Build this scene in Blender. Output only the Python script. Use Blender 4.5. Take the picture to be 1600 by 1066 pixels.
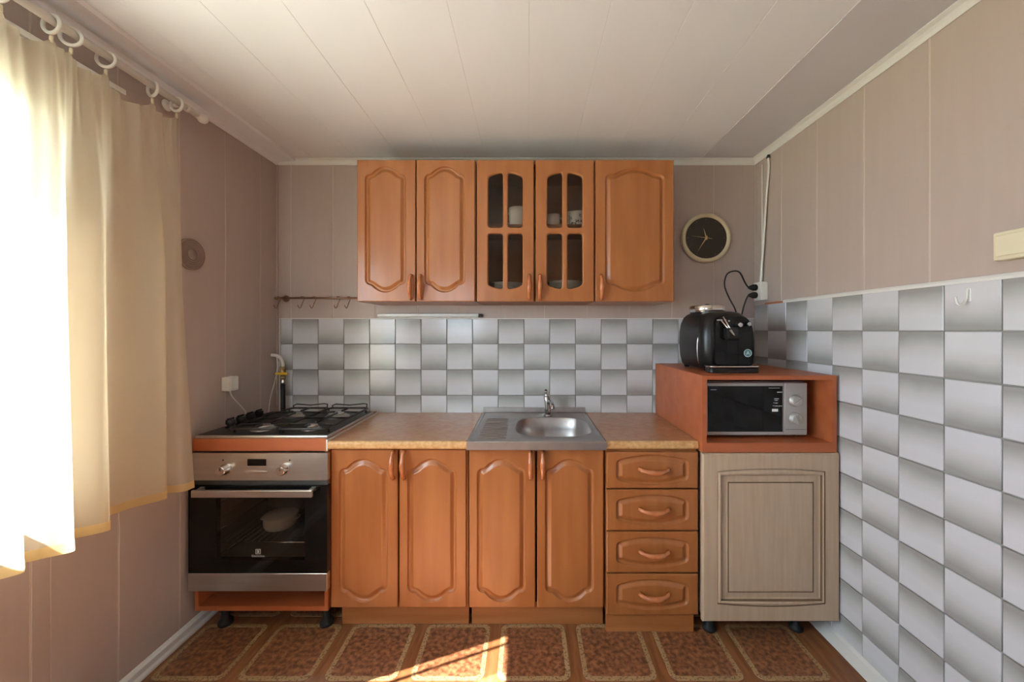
import bpy, bmesh, math, random
from mathutils import Vector, Matrix
random.seed(7)
PI = math.pi
for o in list(bpy.data.objects): bpy.data.objects.remove(o)
S = bpy.context.scene
C = S.collection

# ------------------------------------------------------------------ camera
CAMY, CAMZ, F = -2.287, 1.32, 610.0
cd = bpy.data.cameras.new('camera'); cam = bpy.data.objects.new('camera', cd); C.objects.link(cam)
cam.location = (0, CAMY, CAMZ); cam.rotation_euler = (PI/2, 0, 0)
cd.sensor_width = 36; cd.lens = F/1600*36; cd.clip_start = .02
cd.shift_x = -25/1600; cd.shift_y = -17/1600
S.camera = cam
# ------------------------------------------------------------------ sky, sun, exposure
W = bpy.data.worlds.new('world'); S.world = W; W.use_nodes = True
bg = W.node_tree.nodes['Background']
bg.inputs[0].default_value = (.70, .835, 1.0, 1); bg.inputs[1].default_value = 7.5
sd = bpy.data.lights.new('sun', 'SUN'); sun = bpy.data.objects.new('sun', sd); C.objects.link(sun)
sd.energy = 34; sd.color = (1, .97, .95); sd.angle = math.radians(.4)
sun.rotation_euler = Vector((.590, .248, -.768)).to_track_quat('-Z', 'Y').to_euler()
sun.location = (-4, -3, 5)
S.view_settings.view_transform = 'Standard'; S.view_settings.look = 'None'
S.view_settings.gamma = 1; S.view_settings.use_curve_mapping = False
S.view_settings.exposure = 1.34

# ------------------------------------------------------------------ materials
def lin(c):
    return tuple((v/255/12.92 if v/255 <= .04045 else ((v/255+.055)/1.055)**2.4) for v in c)
MATS = {}
def mat(name, col, rough=.5, metal=0, spec=.5, coat=0, col2=None, scale=(8,8,8), detail=4, bump=0, bscale=60, contrast=(.35,.65), emit=0):
    m = bpy.data.materials.new(name); m.use_nodes = True; MATS[name] = m
    nt = m.node_tree; b = nt.nodes['Principled BSDF']
    b.inputs['Base Color'].default_value = (*col, 1); b.inputs['Roughness'].default_value = rough
    b.inputs['Metallic'].default_value = metal; b.inputs['Specular IOR Level'].default_value = spec
    b.inputs['Coat Weight'].default_value = coat; b.inputs['Coat Roughness'].default_value = .12
    if emit:
        b.inputs['Emission Color'].default_value = (*col, 1); b.inputs['Emission Strength'].default_value = emit
    geo = nt.nodes.new('ShaderNodeNewGeometry')
    if col2 is not None:
        mp = nt.nodes.new('ShaderNodeMapping'); mp.inputs['Scale'].default_value = scale
        nt.links.new(geo.outputs['Position'], mp.inputs['Vector'])
        n = nt.nodes.new('ShaderNodeTexNoise'); n.inputs['Scale'].default_value = 1; n.inputs['Detail'].default_value = detail
        nt.links.new(mp.outputs[0], n.inputs['Vector'])
        r = nt.nodes.new('ShaderNodeValToRGB')
        r.color_ramp.elements[0].position = contrast[0]; r.color_ramp.elements[0].color = (*col, 1)
        r.color_ramp.elements[1].position = contrast[1]; r.color_ramp.elements[1].color = (*col2, 1)
        nt.links.new(n.outputs['Fac'], r.inputs[0]); nt.links.new(r.outputs[0], b.inputs['Base Color'])
    if bump:
        n2 = nt.nodes.new('ShaderNodeTexNoise'); n2.inputs['Scale'].default_value = bscale; n2.inputs['Detail'].default_value = 2
        nt.links.new(geo.outputs['Position'], n2.inputs['Vector'])
        bp = nt.nodes.new('ShaderNodeBump'); bp.inputs['Strength'].default_value = bump; bp.inputs['Distance'].default_value = .002
        nt.links.new(n2.outputs['Fac'], bp.inputs['Height']); nt.links.new(bp.outputs[0], b.inputs['Normal'])
    return m

mat('wall_panel', (.46,.365,.315), .42, col2=(.49,.395,.345), scale=(30,30,3), contrast=(.2,.8))
mat('wall_joint', (.58,.48,.41), .5)
mat('ceiling', (.76,.755,.78), .35, col2=(.79,.785,.81), scale=(3,1,3))
mat('ceiling_grey', (.60,.585,.615), .35, col2=(.63,.615,.645), scale=(3,1,3))  # darker ceiling copy; shade on the tilted right panel is put into the colour
mat('white_trim', (.72,.70,.66), .4)
mat('white_plastic', (.76,.74,.68), .35)
mat('cream_plastic', (.72,.64,.45), .4)
mat('wood', (.315,.104,.026), .34, coat=.22, col2=(.40,.146,.043), scale=(22,22,2.2), detail=6, contrast=(.3,.75))
mat('wood_kick', (.34,.115,.030), .5, col2=(.42,.160,.050), scale=(2.2,22,22), detail=6)
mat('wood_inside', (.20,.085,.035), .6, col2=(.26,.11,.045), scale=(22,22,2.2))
mat('handle', (.40,.12,.04), .22, coat=.6, col2=(.5,.17,.06), scale=(30,30,30))
mat('cherry', (.37,.092,.029), .40, col2=(.44,.125,.043), scale=(3,14,14), detail=5)
mat('worktop', (.37,.168,.075), .22, col2=(.46,.23,.108), scale=(34,34,34), detail=8, contrast=(.3,.7))
mat('worktop_edge', (.50,.26,.085), .4, col2=(.68,.42,.19), scale=(60,60,60), detail=6)
mat('steel', (.55,.53,.50), .30, 1, col2=(.62,.60,.57), scale=(2,60,60))
mat('sink_steel', (.42,.395,.38), .40, 1, col2=(.48,.455,.44), scale=(12,12,12))
mat('chrome', (.72,.70,.67), .14, 1)
mat('tap_metal', (.42,.40,.38), .24, 1)
mat('cast_black', (.014,.012,.011), .38)
mat('black_plastic', (.010,.009,.009), .30, spec=.35)
mat('black_gloss', (.005,.005,.005), .06, spec=.28)
mat('black_rubber', (.01,.01,.01), .7)
mat('oven_cavity', (.24,.215,.19), .5)
mat('appliance_grey', (.45,.43,.40), .38, .35)
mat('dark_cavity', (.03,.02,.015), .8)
mat('beige_door', (.46,.335,.225), .48, col2=(.51,.38,.265), scale=(60,60,4), detail=6, bump=.15, bscale=140)
mat('patina', (.14,.085,.042), .6)
mat('ceramic', (.80,.78,.73), .15, coat=.3)
mat('print_dark', (.08,.08,.075), .3)
mat('enamel', (.78,.75,.68), .2)
mat('clock_face', (.022,.017,.013), .5, col2=(.03,.024,.018), scale=(80,80,80))
mat('clock_rim', (.62,.54,.33), .35, col2=(.70,.62,.42), scale=(12,12,12))
mat('gold', (.75,.60,.33), .3, .8)
mat('copper', (.33,.20,.13), .3, .9)
mat('yellow', (.80,.50,.02), .4)
mat('brass', (.45,.33,.15), .35, .9)
mat('white_print', (.75,.75,.74), .6)
mat('grey_print', (.32,.32,.32), .6)
mat('teal', (.06,.20,.21), .4)
mat('disc_brown', (.25,.175,.14), .25, coat=.3)
mat('floor_strip', (.17,.060,.022), .32, col2=(.27,.105,.040), scale=(60,7,10), detail=6)
mat('floor_centre', (.11,.038,.017), .32, col2=(.34,.140,.064), scale=(55,55,55), detail=5, contrast=(.38,.66))
mat('ground', (.42,.39,.33), .9, col2=(.34,.36,.22), scale=(.6,.6,.6))
mat('plaster', (.75,.73,.70), .7)
mat('seal', (.05,.045,.04), .6)
mat('lamp_diffuser', (.78,.76,.70), .35)

# border of the printed lino tile: cream with small dashes
def border_mat():
    m = mat('floor_border', (.50,.36,.19), .36); nt = m.node_tree; b = nt.nodes['Principled BSDF']
    geo = nt.nodes.new('ShaderNodeNewGeometry'); v = nt.nodes.new('ShaderNodeTexVoronoi'); v.inputs['Scale'].default_value = 120
    r = nt.nodes.new('ShaderNodeValToRGB'); r.color_ramp.elements[0].position = .22; r.color_ramp.elements[1].position = .5
    r.color_ramp.elements[0].color = (.16,.075,.032,1); r.color_ramp.elements[1].color = (.37,.235,.115,1)
    nt.links.new(geo.outputs['Position'], v.inputs['Vector']); nt.links.new(v.outputs['Distance'], r.inputs[0]); nt.links.new(r.outputs[0], b.inputs['Base Color'])
border_mat()
# tile print: grey fading into white along the height of each tile
def tile_mat(name, flip):
    m = mat(name, (.7,.7,.7), .15, spec=.5, bump=.20, bscale=40); nt = m.node_tree; b = nt.nodes['Principled BSDF']
    tc = nt.nodes.new('ShaderNodeTexCoord'); sp = nt.nodes.new('ShaderNodeSeparateXYZ'); nt.links.new(tc.outputs['Object'], sp.inputs[0])
    mr = nt.nodes.new('ShaderNodeMapRange'); mr.inputs['From Min'].default_value = -.075; mr.inputs['From Max'].default_value = .075
    if flip: mr.inputs['To Min'].default_value = 1; mr.inputs['To Max'].default_value = 0
    nt.links.new(sp.outputs['Z'], mr.inputs['Value'])
    n = nt.nodes.new('ShaderNodeTexNoise'); n.inputs['Scale'].default_value = 9
    geo = nt.nodes.new('ShaderNodeNewGeometry'); nt.links.new(geo.outputs['Position'], n.inputs['Vector'])
    ad = nt.nodes.new('ShaderNodeMath'); ad.operation = 'MULTIPLY_ADD'; ad.inputs[1].default_value = .22; 
    nt.links.new(n.outputs['Fac'], ad.inputs[0]); nt.links.new(mr.outputs[0], ad.inputs[2])
    r = nt.nodes.new('ShaderNodeValToRGB'); e = r.color_ramp.elements
    e[0].position = .46; e[0].color = (.60,.595,.61,1); e[1].position = 1.0; e[1].color = (.315,.310,.29,1)
    x = e.new(.70); x.color = (.52,.515,.51,1)
    e[-1].position = 1.0
    nt.links.new(ad.outputs[0], r.inputs[0]); nt.links.new(r.outputs[0], b.inputs['Base Color'])
tile_mat('tile_grey_top', False); tile_mat('tile_grey_bottom', True)
mat('grout', (.30,.29,.26), .8)

def glass_mat(name, tint, gloss=.06):
    m = bpy.data.materials.new(name); m.use_nodes = True; MATS[name] = m; nt = m.node_tree
    for n in list(nt.nodes):
        if n.type != 'OUTPUT_MATERIAL': nt.nodes.remove(n)
    out = [n for n in nt.nodes if n.type == 'OUTPUT_MATERIAL'][0]
    t = nt.nodes.new('ShaderNodeBsdfTransparent'); t.inputs[0].default_value = (*tint, 1)
    g = nt.nodes.new('ShaderNodeBsdfGlossy'); g.inputs['Roughness'].default_value = .03
    lw = nt.nodes.new('ShaderNodeLayerWeight'); lw.inputs[0].default_value = .5       # Schlick-like reflectance, same from both sides
    pw = nt.nodes.new('ShaderNodeMath'); pw.operation = 'POWER'; pw.inputs[1].default_value = 5; nt.links.new(lw.outputs['Facing'], pw.inputs[0])
    ma = nt.nodes.new('ShaderNodeMath'); ma.operation = 'MULTIPLY_ADD'; ma.inputs[1].default_value = .95; ma.inputs[2].default_value = gloss; nt.links.new(pw.outputs[0], ma.inputs[0])
    mx = nt.nodes.new('ShaderNodeMixShader'); nt.links.new(ma.outputs[0], mx.inputs[0])
    nt.links.new(t.outputs[0], mx.inputs[1]); nt.links.new(g.outputs[0], mx.inputs[2]); nt.links.new(mx.outputs[0], out.inputs[0])
glass_mat('window_glass', (.95,.97,.97)); glass_mat('cabinet_glass', (.86,.83,.80), .02); glass_mat('oven_glass', (.74,.70,.66), .025)
def curtain_mat(name, tr, col):
    m = bpy.data.materials.new(name); m.use_nodes = True; MATS[name] = m; nt = m.node_tree
    for n in list(nt.nodes):
        if n.type != 'OUTPUT_MATERIAL': nt.nodes.remove(n)
    out = [n for n in nt.nodes if n.type == 'OUTPUT_MATERIAL'][0]
    d = nt.nodes.new('ShaderNodeBsdfDiffuse'); d.inputs[0].default_value = (*col, 1)
    l = nt.nodes.new('ShaderNodeBsdfTranslucent'); l.inputs[0].default_value = (*col, 1)
    t = nt.nodes.new('ShaderNodeBsdfTransparent'); t.inputs[0].default_value = (1,.97,.90,1)
    m1 = nt.nodes.new('ShaderNodeMixShader'); m1.inputs[0].default_value = .68
    m2 = nt.nodes.new('ShaderNodeMixShader'); m2.inputs[0].default_value = tr
    # fine weave
    geo = nt.nodes.new('ShaderNodeNewGeometry'); n = nt.nodes.new('ShaderNodeTexNoise'); n.inputs['Scale'].default_value = 500
    bp = nt.nodes.new('ShaderNodeBump'); bp.inputs['Strength'].default_value = .1; bp.inputs['Distance'].default_value = .001
    nt.links.new(geo.outputs['Position'], n.inputs['Vector']); nt.links.new(n.outputs['Fac'], bp.inputs['Height']); nt.links.new(bp.outputs[0], d.inputs['Normal'])
    nt.links.new(d.outputs[0], m1.inputs[1]); nt.links.new(l.outputs[0], m1.inputs[2])
    nt.links.new(m1.outputs[0], m2.inputs[1]); nt.links.new(t.outputs[0], m2.inputs[2]); nt.links.new(m2.outputs[0], out.inputs[0])
curtain_mat('curtain', .42, (.94,.86,.69)); curtain_mat('curtain_hem', .12, (.88,.70,.38))

# ------------------------------------------------------------------ mesh helpers
def bx(bm, x0, x1, y0, y1, z0, z1, bev=0, mi=0, seg=1):
    if x0 > x1: x0, x1 = x1, x0
    if y0 > y1: y0, y1 = y1, y0
    if z0 > z1: z0, z1 = z1, z0
    vs = [bm.verts.new((x, y, z)) for z in (z0, z1) for y in (y0, y1) for x in (x0, x1)]
    fs = [bm.faces.new([vs[i] for i in q]) for q in ((0,2,3,1),(4,5,7,6),(0,1,5,4),(2,6,7,3),(1,3,7,5),(0,4,6,2))]
    for f in fs: f.material_index = mi
    if bev:
        es = list({e for f in fs for e in f.edges})
        r = bmesh.ops.bevel(bm, geom=es, offset=bev, segments=seg, affect='EDGES', profile=.5)
        for f in r['faces']: f.material_index = mi
def ring(bm, pts): return [bm.verts.new(p) for p in pts]
def loft(bm, rings, cap0=True, cap1=True, mi=0, smooth=True, closed=True):
    n = len(rings[0])
    for a, b in zip(rings[:-1], rings[1:]):
        for i in range(n if closed else n-1):
            j = (i+1) % n
            f = bm.faces.new((a[i], a[j], b[j], b[i])); f.smooth = smooth; f.material_index = mi
    if cap0: f = bm.faces.new(rings[0][::-1]); f.material_index = mi
    if cap1: f = bm.faces.new(rings[-1]); f.material_index = mi
def tube(bm, pts, r, n=8, mi=0, closed=False, caps=True):
    pts = [Vector(p) for p in pts]; m = len(pts)
    rs = r if isinstance(r, (list, tuple)) else [r]*m
    rings = []; up = None
    for i, p in enumerate(pts):
        if closed: t = (pts[(i+1) % m]-pts[i-1])
        else: t = pts[min(i+1, m-1)]-pts[max(i-1, 0)]
        t.normalize()
        if up is None:
            up = Vector((0,0,1)) if abs(t.z) < .9 else Vector((1,0,0))
        u = t.cross(up)
        if u.length < 1e-4: u = t.cross(Vector((.3,.9,.1)))
        u.normalize(); v = u.cross(t).normalized(); up = v
        rings.append(ring(bm, [p+(u*math.cos(a)+v*math.sin(a))*rs[i] for a in [2*PI*k/n for k in range(n)]]))
    if closed: rings.append(rings[0]); caps = False
    loft(bm, rings, caps, caps, mi)
def lathe(bm, c, prof, axis='z', n=24, mi=0, caps=True):
    c = Vector(c); rings = []
    for r, h in prof:
        pts = []
        for k in range(n):
            a = 2*PI*k/n; u, v = r*math.cos(a), r*math.sin(a)
            pts.append(c+Vector({'z': (u, v, h), 'y': (u, h, v), 'x': (h, u, v)}[axis]))
        rings.append(ring(bm, pts))
    loft(bm, rings, caps, caps, mi)
def smoothpath(pts, n):
    pts = [Vector(p) for p in pts]; out = []; m = len(pts)
    for k in range(n):
        s = k/(n-1)*(m-1); i = min(int(s), m-2); t = s-i
        p0, p1, p2, p3 = pts[max(i-1,0)], pts[i], pts[i+1], pts[min(i+2,m-1)]
        out.append(.5*((2*p1)+(p2-p0)*t+(2*p0-5*p1+4*p2-p3)*t*t+(3*p1-p0-3*p2+p3)*t*t*t))
    return out

def origin_of(p):
    v = Vector((0,0,0))
    while p is not None: v = v+p.location; p = p.parent
    return v
def obj(name, bm, m, parent=None, loc=None, label=None):
    """bmesh in world coordinates -> one mesh object; origin at loc or at the parent's origin"""
    bmesh.ops.recalc_face_normals(bm, faces=bm.faces)
    me = bpy.data.meshes.new(name)
    po = origin_of(parent) if parent else Vector((0,0,0))
    o_loc = Vector(loc) if loc is not None else po
    bmesh.ops.translate(bm, verts=bm.verts, vec=-o_loc)
    bm.to_mesh(me); bm.free()
    o = bpy.data.objects.new(name, me); C.objects.link(o)
    o.parent = parent; o.location = o_loc-po
    for k in (m if isinstance(m, (list, tuple)) else [m]): me.materials.append(MATS[k])
    if label: o['label'] = label
    return o
def tag(o, label, cat, group=None):
    o['label'] = label; o['category'] = cat
    if group: o['group'] = group
    return o
def thing(name, loc, label, cat, group=None):
    o = bpy.data.objects.new(name, None); C.objects.link(o); o.location = loc; o.empty_display_size = .05
    return tag(o, label, cat, group)
def struct(o): o['kind'] = 'structure'; return o
def B(): return bmesh.new()
def boxobj(name, d, m, parent=None, bev=0, loc=None, label=None, seg=1):
    bm = B(); bx(bm, *d, bev=bev, seg=seg); return obj(name, bm, m, parent, loc, label)
def inst(name, src, parent, loc):
    o = bpy.data.objects.new(name, src.data); C.objects.link(o); o.parent = parent; o.location = Vector(loc)-origin_of(parent)
    return o
def text_mesh(name, body, size, loc, m, parent, rot=(PI/2,0,0), align='CENTER'):
    cu = bpy.data.curves.new(name+'_curve', 'FONT'); cu.body = body; cu.size = size; cu.align_x = align; cu.align_y = 'CENTER'; cu.extrude = .0002
    t = bpy.data.objects.new(name+'_tmp', cu); C.objects.link(t)
    dg = bpy.context.evaluated_depsgraph_get(); me = bpy.data.meshes.new_from_object(t.evaluated_get(dg))
    bpy.data.objects.remove(t)
    me.materials.clear(); me.materials.append(MATS[m])
    o = bpy.data.objects.new(name, me); C.objects.link(o); o.parent = parent; o.location = Vector(loc)-origin_of(parent); o.rotation_euler = rot
    return o

# ------------------------------------------------------------------ room shell
XL, XR, YF, H = -1.47, 1.331, -3.5, 2.318
WY0, WY1, WZ0, WZ1 = -2.48, -1.085, .85, 2.005       # window opening in the left wall
T = .16
floor = struct(boxobj('floor', (XL-T, XR+T, YF-T, T, -.12, -.0015), 'floor_strip'))
ceiling = struct(boxobj('ceiling', (XL-T, XR+T, YF-T, T, H+.0012, H+.12), 'ceiling'))
wall_back = struct(boxobj('wall_back', (XL-T, XR+T, .0013, T, 0, H+.006), 'wall_joint'))
wall_right = struct(boxobj('wall_right', (XR+.0013, XR+T, YF, .0, 0, H+.006), 'wall_joint'))
RX0, RX1, RZ0, RZ1 = -1.30, -.70, 1.20, 2.005          # added window behind the camera, put in to supply fill daylight
bm = B()
bx(bm, XL-T, RX0, YF-T, YF-.002, 0, H+.006); bx(bm, RX1, XR+T, YF-T, YF-.002, 0, H+.006); bx(bm, RX0, RX1, YF-T, YF-.002, 0, RZ0); bx(bm, RX0, RX1, YF-T, YF-.002, RZ1, H+.006)
wall_front = struct(obj('wall_front', bm, 'wall_panel'))
bm = B()
bx(bm, XL-T, XL-.0013, WY1, .0, 0, H+.006); bx(bm, XL-T, XL-.0013, YF, WY0, 0, H+.006)
bx(bm, XL-T, XL-.0013, WY0, WY1, 0, WZ0); bx(bm, XL-T, XL-.0013, WY0, WY1, WZ1, H+.006)
wall_left = struct(obj('wall_left', bm, 'wall_joint'))

# floor: printed lino squares
def rrect(cx, cy, hx, hy, r, n=5):
    pts = []
    for (sx, sy, a0) in ((1,1,0),(-1,1,90),(-1,-1,180),(1,-1,270)):
        for k in range(n+1):
            a = math.radians(a0+90*k/n); pts.append((cx+sx*(hx-r)+r*math.cos(a), cy+sy*(hy-r)+r*math.sin(a)))
    return pts
bm = B()
h = .141; o0 = [Vector((x,y,-.0016)) for x, y in rrect(0,0,h,h,.03)]; o1 = [Vector((x,y,0)) for x, y in rrect(0,0,h-.001,h-.001,.03)]
i0 = [Vector((x,y,0)) for x, y in rrect(0,0,h-.017,h-.017,.02)]; i1 = [Vector((x,y,-.0007)) for x, y in rrect(0,0,h-.019,h-.019,.02)]
R_ = [ring(bm, q) for q in (o0, o1, i0, i1)]
loft(bm, R_, False, False, 0, False)
f = bm.faces.new(R_[-1]); f.material_index = 1
first = None
for i in range(-5, 4):
    for j in range(0, 9):
        x = .353+.33*i; y = -.345-.33*(j-1)
        if x-h < XL-.02 or y-h < YF: continue
        if x+h > XR+.13 : continue
        if first is None:
            bmc = bm; first = obj('floor_tile', bmc, ['floor_border', 'floor_centre'], floor, (0,0,0)); first.location = (x, y, 0)
        else: inst('floor_tile', first, floor, (x, y, 0))

# ceiling panels, 25 cm wide, running away from the camera
seams = [XL]+[.004+.25*k for k in range(-5, 5)]+[XR]
for a, b in zip(seams[:-1], seams[1:]):
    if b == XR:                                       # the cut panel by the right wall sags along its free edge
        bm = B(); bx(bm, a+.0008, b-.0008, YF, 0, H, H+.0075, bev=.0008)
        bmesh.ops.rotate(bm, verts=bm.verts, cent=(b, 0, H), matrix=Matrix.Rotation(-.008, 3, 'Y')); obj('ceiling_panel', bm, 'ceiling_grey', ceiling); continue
    boxobj('ceiling_panel', (a+.0008, b-.0008, YF, 0, H, H+.0075), 'ceiling', ceiling, bev=.0008)
# back wall panels
TZ = 1.386                                           # top edge of the tiled splashback
xs = [XL]+[x for x in [.0975+.248*k for k in range(-6, 5)] if XL+.03 < x < XR-.03]+[XR]
for a, b in zip(xs[:-1], xs[1:]):
    boxobj('wall_panel', (a+.0022, b-.0022, 0, .0075, 0 if b < -1.44 else 0, H), 'wall_panel', wall_back, bev=.0018)
# right wall panels above the tiles
RT = 1.466
ys = [0]+[-.237-.252*k for k in range(13)]+[YF]
for a, b in zip(ys[:-1], ys[1:]):
    boxobj('wall_panel', (XR, XR+.0075, b+.0022, a-.0022, RT, H), 'wall_panel', wall_right, bev=.0018)
boxobj('backing_board', (XR+.0002, XR+.0075, YF, -.001, 0, RT-.002), 'grout', wall_right)
# left wall panels, cut around the window
ys = [0, -.141]+[-.391-.2475*k for k in range(13)]
ys = [y for y in ys if y > YF+.05]+[YF]
for a, b in zip(ys[:-1], ys[1:]):
    a_, b_ = a-.0022, b+.0022
    segs = []
    if a_ <= WY1 and b_ >= WY0: segs = [(b_, a_, 0, WZ0), (b_, a_, WZ1, H)]
    elif b_ < WY1 < a_: segs = [(WY1, a_, 0, H), (b_, WY1, 0, WZ0), (b_, WY1, WZ1, H)]
    elif b_ < WY0 < a_: segs = [(b_, WY0, 0, H), (WY0, a_, 0, WZ0), (WY0, a_, WZ1, H)]
    else: segs = [(b_, a_, 0, H)]
    for y0, y1, z0, z1 in segs:
        boxobj('wall_panel', (XL-.0075, XL, y0, y1, z0, z1), 'wall_panel', wall_left, bev=.0018)

# tiles, 15 cm
def tile_mesh(w, z0, z1, face):          # local z runs -.075..+.075 over a full tile
    bm = B(); g = .0016; t = .0055
    if face == 'back': bx(bm, -w/2+g, w/2-g, -t, .0015, z0+g, z1-g, bev=.0016)
    else: bx(bm, -t, .0015, -w/2+g, w/2-g, z0+g, z1-g, bev=.0016)
    return bm
def lay_tiles(parent, face, cols, rows, wallpos):
    cache = {}
    for (a, b, kind) in cols:
        w = abs(b-a); c = (a+b)/2
        for (zt, zb) in rows:
            full_c = zt-.075 if zt-zb > .14 or kind is None else None
            # cut tiles keep the print of the part that is left
            if zt-zb > .14: zc = (zt+zb)/2; l0, l1 = -(zt-zb)/2, (zt-zb)/2
            else: zc = zt-.075; l0, l1 = zb-zc, .075
            key = (round(w,3), round(l0,3), round(l1,3), kind)
            loc = Vector((c, wallpos, zc)) if face == 'back' else Vector((wallpos, c, zc))
            if key not in cache:
                bm = tile_mesh(w, l0, l1, face)
                o = obj('tile', bm, 'tile_grey_top' if kind == 'A' else 'tile_grey_bottom', parent, (0,0,0)); o.location = loc-origin_of(parent); cache[key] = o
            else: inst('tile', cache[key], parent, loc)
cols = [(-1.4455, -1.376, 'B')]
x = -1.376; k = 0
while x < XR-.03:
    x1 = min(x+.1503, XR-.007); cols.append((x, x1, 'A' if k % 2 == 0 else 'B')); x = x1; k += 1
rows = [(TZ, 1.239), (1.239, 1.089), (1.089, .939), (.939, .80)]
boxobj('backing_board', (-1.4455, XR-.006, -.0012, -.0002, .80, TZ-.001), 'grout', wall_back)
lay_tiles(wall_back, 'back', cols, rows, -.0018)
cols = [(-.001, -.127, 'A')]; y = -.127; k = 0
while y > YF+.02:
    y1 = max(y-.1525, YF+.001); cols.append((y1, y, 'B' if k % 2 == 0 else 'A')); y = y1; k += 1
rz = [RT, 1.317]+[1.317-.15*k for k in range(1, 9)]+[.002]
lay_tiles(wall_right, 'right', cols, list(zip(rz[:-1], rz[1:])), XR)

# trims: crown mouldings, tile cover strips, baseboards
def strip_y(name, prof, y0, y1, m):       # profile (x,z) swept along y
    bm = B(); loft(bm, [ring(bm, [(x, y, z) for x, z in prof]) for y in (y0, y1)], smooth=False); return struct(obj(name, bm, m))
def strip_x(name, prof, x0, x1, m):
    bm = B(); loft(bm, [ring(bm, [(x, y, z) for y, z in prof]) for x in (x0, x1)], smooth=False); return struct(obj(name, bm, m))
def cove(s, c, d): return [(c, H-.001), (c, H-d), (c+s*.004, H-d), (c+s*.010, H-d*.62), (c+s*d*.55, H-.012), (c+s*d, H-.005), (c+s*d, H-.001)]
strip_y('trim_1', [(XL+.001, H-.001), (XL+.001, H-.034), (XL+.006, H-.034), (XL+.014, H-.022), (XL+.030, H-.016), (XL+.118, H-.013), (XL+.126, H-.001)], YF, -.001, 'ceiling')
strip_y('trim_2', cove(-1, XR-.001, .032), YF, -.001, 'white_trim')
strip_x('trim_3', [(y, z) for y, z in cove(-1, -.001, .032)], XL+.002, XR-.002, 'white_trim')
strip_y('trim_4', [(XR+.001, RT-.004), (XR-.009, RT-.004), (XR-.010, RT+.004), (XR-.006, RT+.011), (XR+.001, RT+.013)], YF, -.262, 'white_trim')
strip_y('trim_5', [(XR+.001, RT-.004), (XR-.008, RT-.004), (XR-.008, RT+.006), (XR+.001, RT+.008)], -.262, -.105, 'cherry')
strip_x('trim_6', [(0, TZ-.002), (-.0045, TZ-.002), (-.0045, TZ+.004), (0, TZ+.004)], -1.4455, XR-.008, 'white_trim')
boxobj('trim_7', (-1.452, -1.4455, -.010, 0, .80, TZ+.004), 'white_trim')['kind'] = 'structure'
strip_y('trim_8', [(XL, 0), (XL, 0), (XL, 0)], 0, 0, 'white_trim') if False else None
boxobj('trim_8', (XL, XL+.010, -.010, 0, .0, H-.03), 'wall_panel', bev=.002)['kind'] = 'structure'
strip_y('baseboard_left', [(XL, 0), (XL+.017, 0), (XL+.017, .010), (XL+.010, .020), (XL+.012, .042), (XL+.006, .052), (XL, .056)], YF, -.002, 'white_trim')
strip_y('baseboard_right', [(XR-.0055, 0), (XR-.058, 0), (XR-.058, .004), (XR-.040, .010), (XR-.018, .018), (XR-.0055, .026)], YF, -.002, 'white_trim')
strip_x('baseboard_front', [(YF, 0), (YF+.017, 0), (YF+.012, .042), (YF, .056)], XL+.02, XR-.06, 'white_trim')

# window in the left wall
win = bpy.data.objects.new('window_1', None); C.objects.link(win); win.location = (XL-.1, (WY0+WY1)/2, WZ0); struct(win)
bm = B(); fx0, fx1 = XL-.060, XL-.018; fw = .05; fj = .108
bx(bm, fx0, fx1, WY0, WY0+fw, WZ0, WZ1); bx(bm, fx0, fx1, WY1-fj, WY1, WZ0, WZ1)
bx(bm, fx0, fx1, WY0+fw, WY1-fj, WZ0, WZ0+fw); bx(bm, fx0, fx1, WY0+fw, WY1-fj, WZ1-fw, WZ1)
obj('window_frame', bm, 'white_plastic', win)
my = -1.240
boxobj('mullion', (fx0+.01, fx1-.01, my-.004, my+.004, WZ0+fw, WZ1-fw), 'white_plastic', win)
boxobj('mullion', (fx0, fx1, -1.80, -1.745, WZ0+fw, WZ1-fw), 'white_plastic', win)
for a, b in ((WY0+fw, -1.80), (-1.745, my-.004), (my+.004, WY1-fj)):
    boxobj('pane', ((fx0+fx1)/2-.002, (fx0+fx1)/2+.002, a, b, WZ0+fw, WZ1-fw), 'window_glass', win)
boxobj('window_sill', (XL-.018, XL+.045, WY0-.03, WY1+.03, WZ0-.02, WZ0), 'white_plastic', win, bev=.004)
bm = B()
bx(bm, XL-.018, XL-.0005, WY1-.004, WY1-.0005, WZ0, WZ1); bx(bm, XL-.018, XL-.0005, WY0+.0005, WY0+.004, WZ0, WZ1); bx(bm, XL-.018, XL-.0005, WY0, WY1, WZ1-.004, WZ1-.0005)
obj('reveal', bm, 'plaster', win)
fill_win = bpy.data.objects.new('fill_window', None); C.objects.link(fill_win); fill_win.location = ((RX0+RX1)/2, YF-.1, RZ0); struct(fill_win)  # unseen rear window, added to light the back wall from the front
bm = B(); gy0, gy1 = YF-.125, YF-.07
bx(bm, RX0, RX0+fw, gy0, gy1, RZ0, RZ1); bx(bm, RX1-fw, RX1, gy0, gy1, RZ0, RZ1); bx(bm, RX0+fw, RX1-fw, gy0, gy1, RZ0, RZ0+fw); bx(bm, RX0+fw, RX1-fw, gy0, gy1, RZ1-fw, RZ1)
obj('window_frame', bm, 'white_plastic', fill_win)
mc = (RX0+RX1)/2; boxobj('mullion', (mc-.02, mc+.02, gy0, gy1, RZ0+fw, RZ1-fw), 'white_plastic', fill_win)
for a, b in ((RX0+fw, mc-.02), (mc+.02, RX1-fw)): boxobj('pane', (a, b, YF-.1, YF-.096, RZ0+fw, RZ1-fw), 'window_glass', fill_win)
boxobj('window_sill', (RX0-.03, RX1+.03, YF-.07, YF+.045, RZ0-.02, RZ0), 'white_plastic', fill_win, bev=.004)
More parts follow.
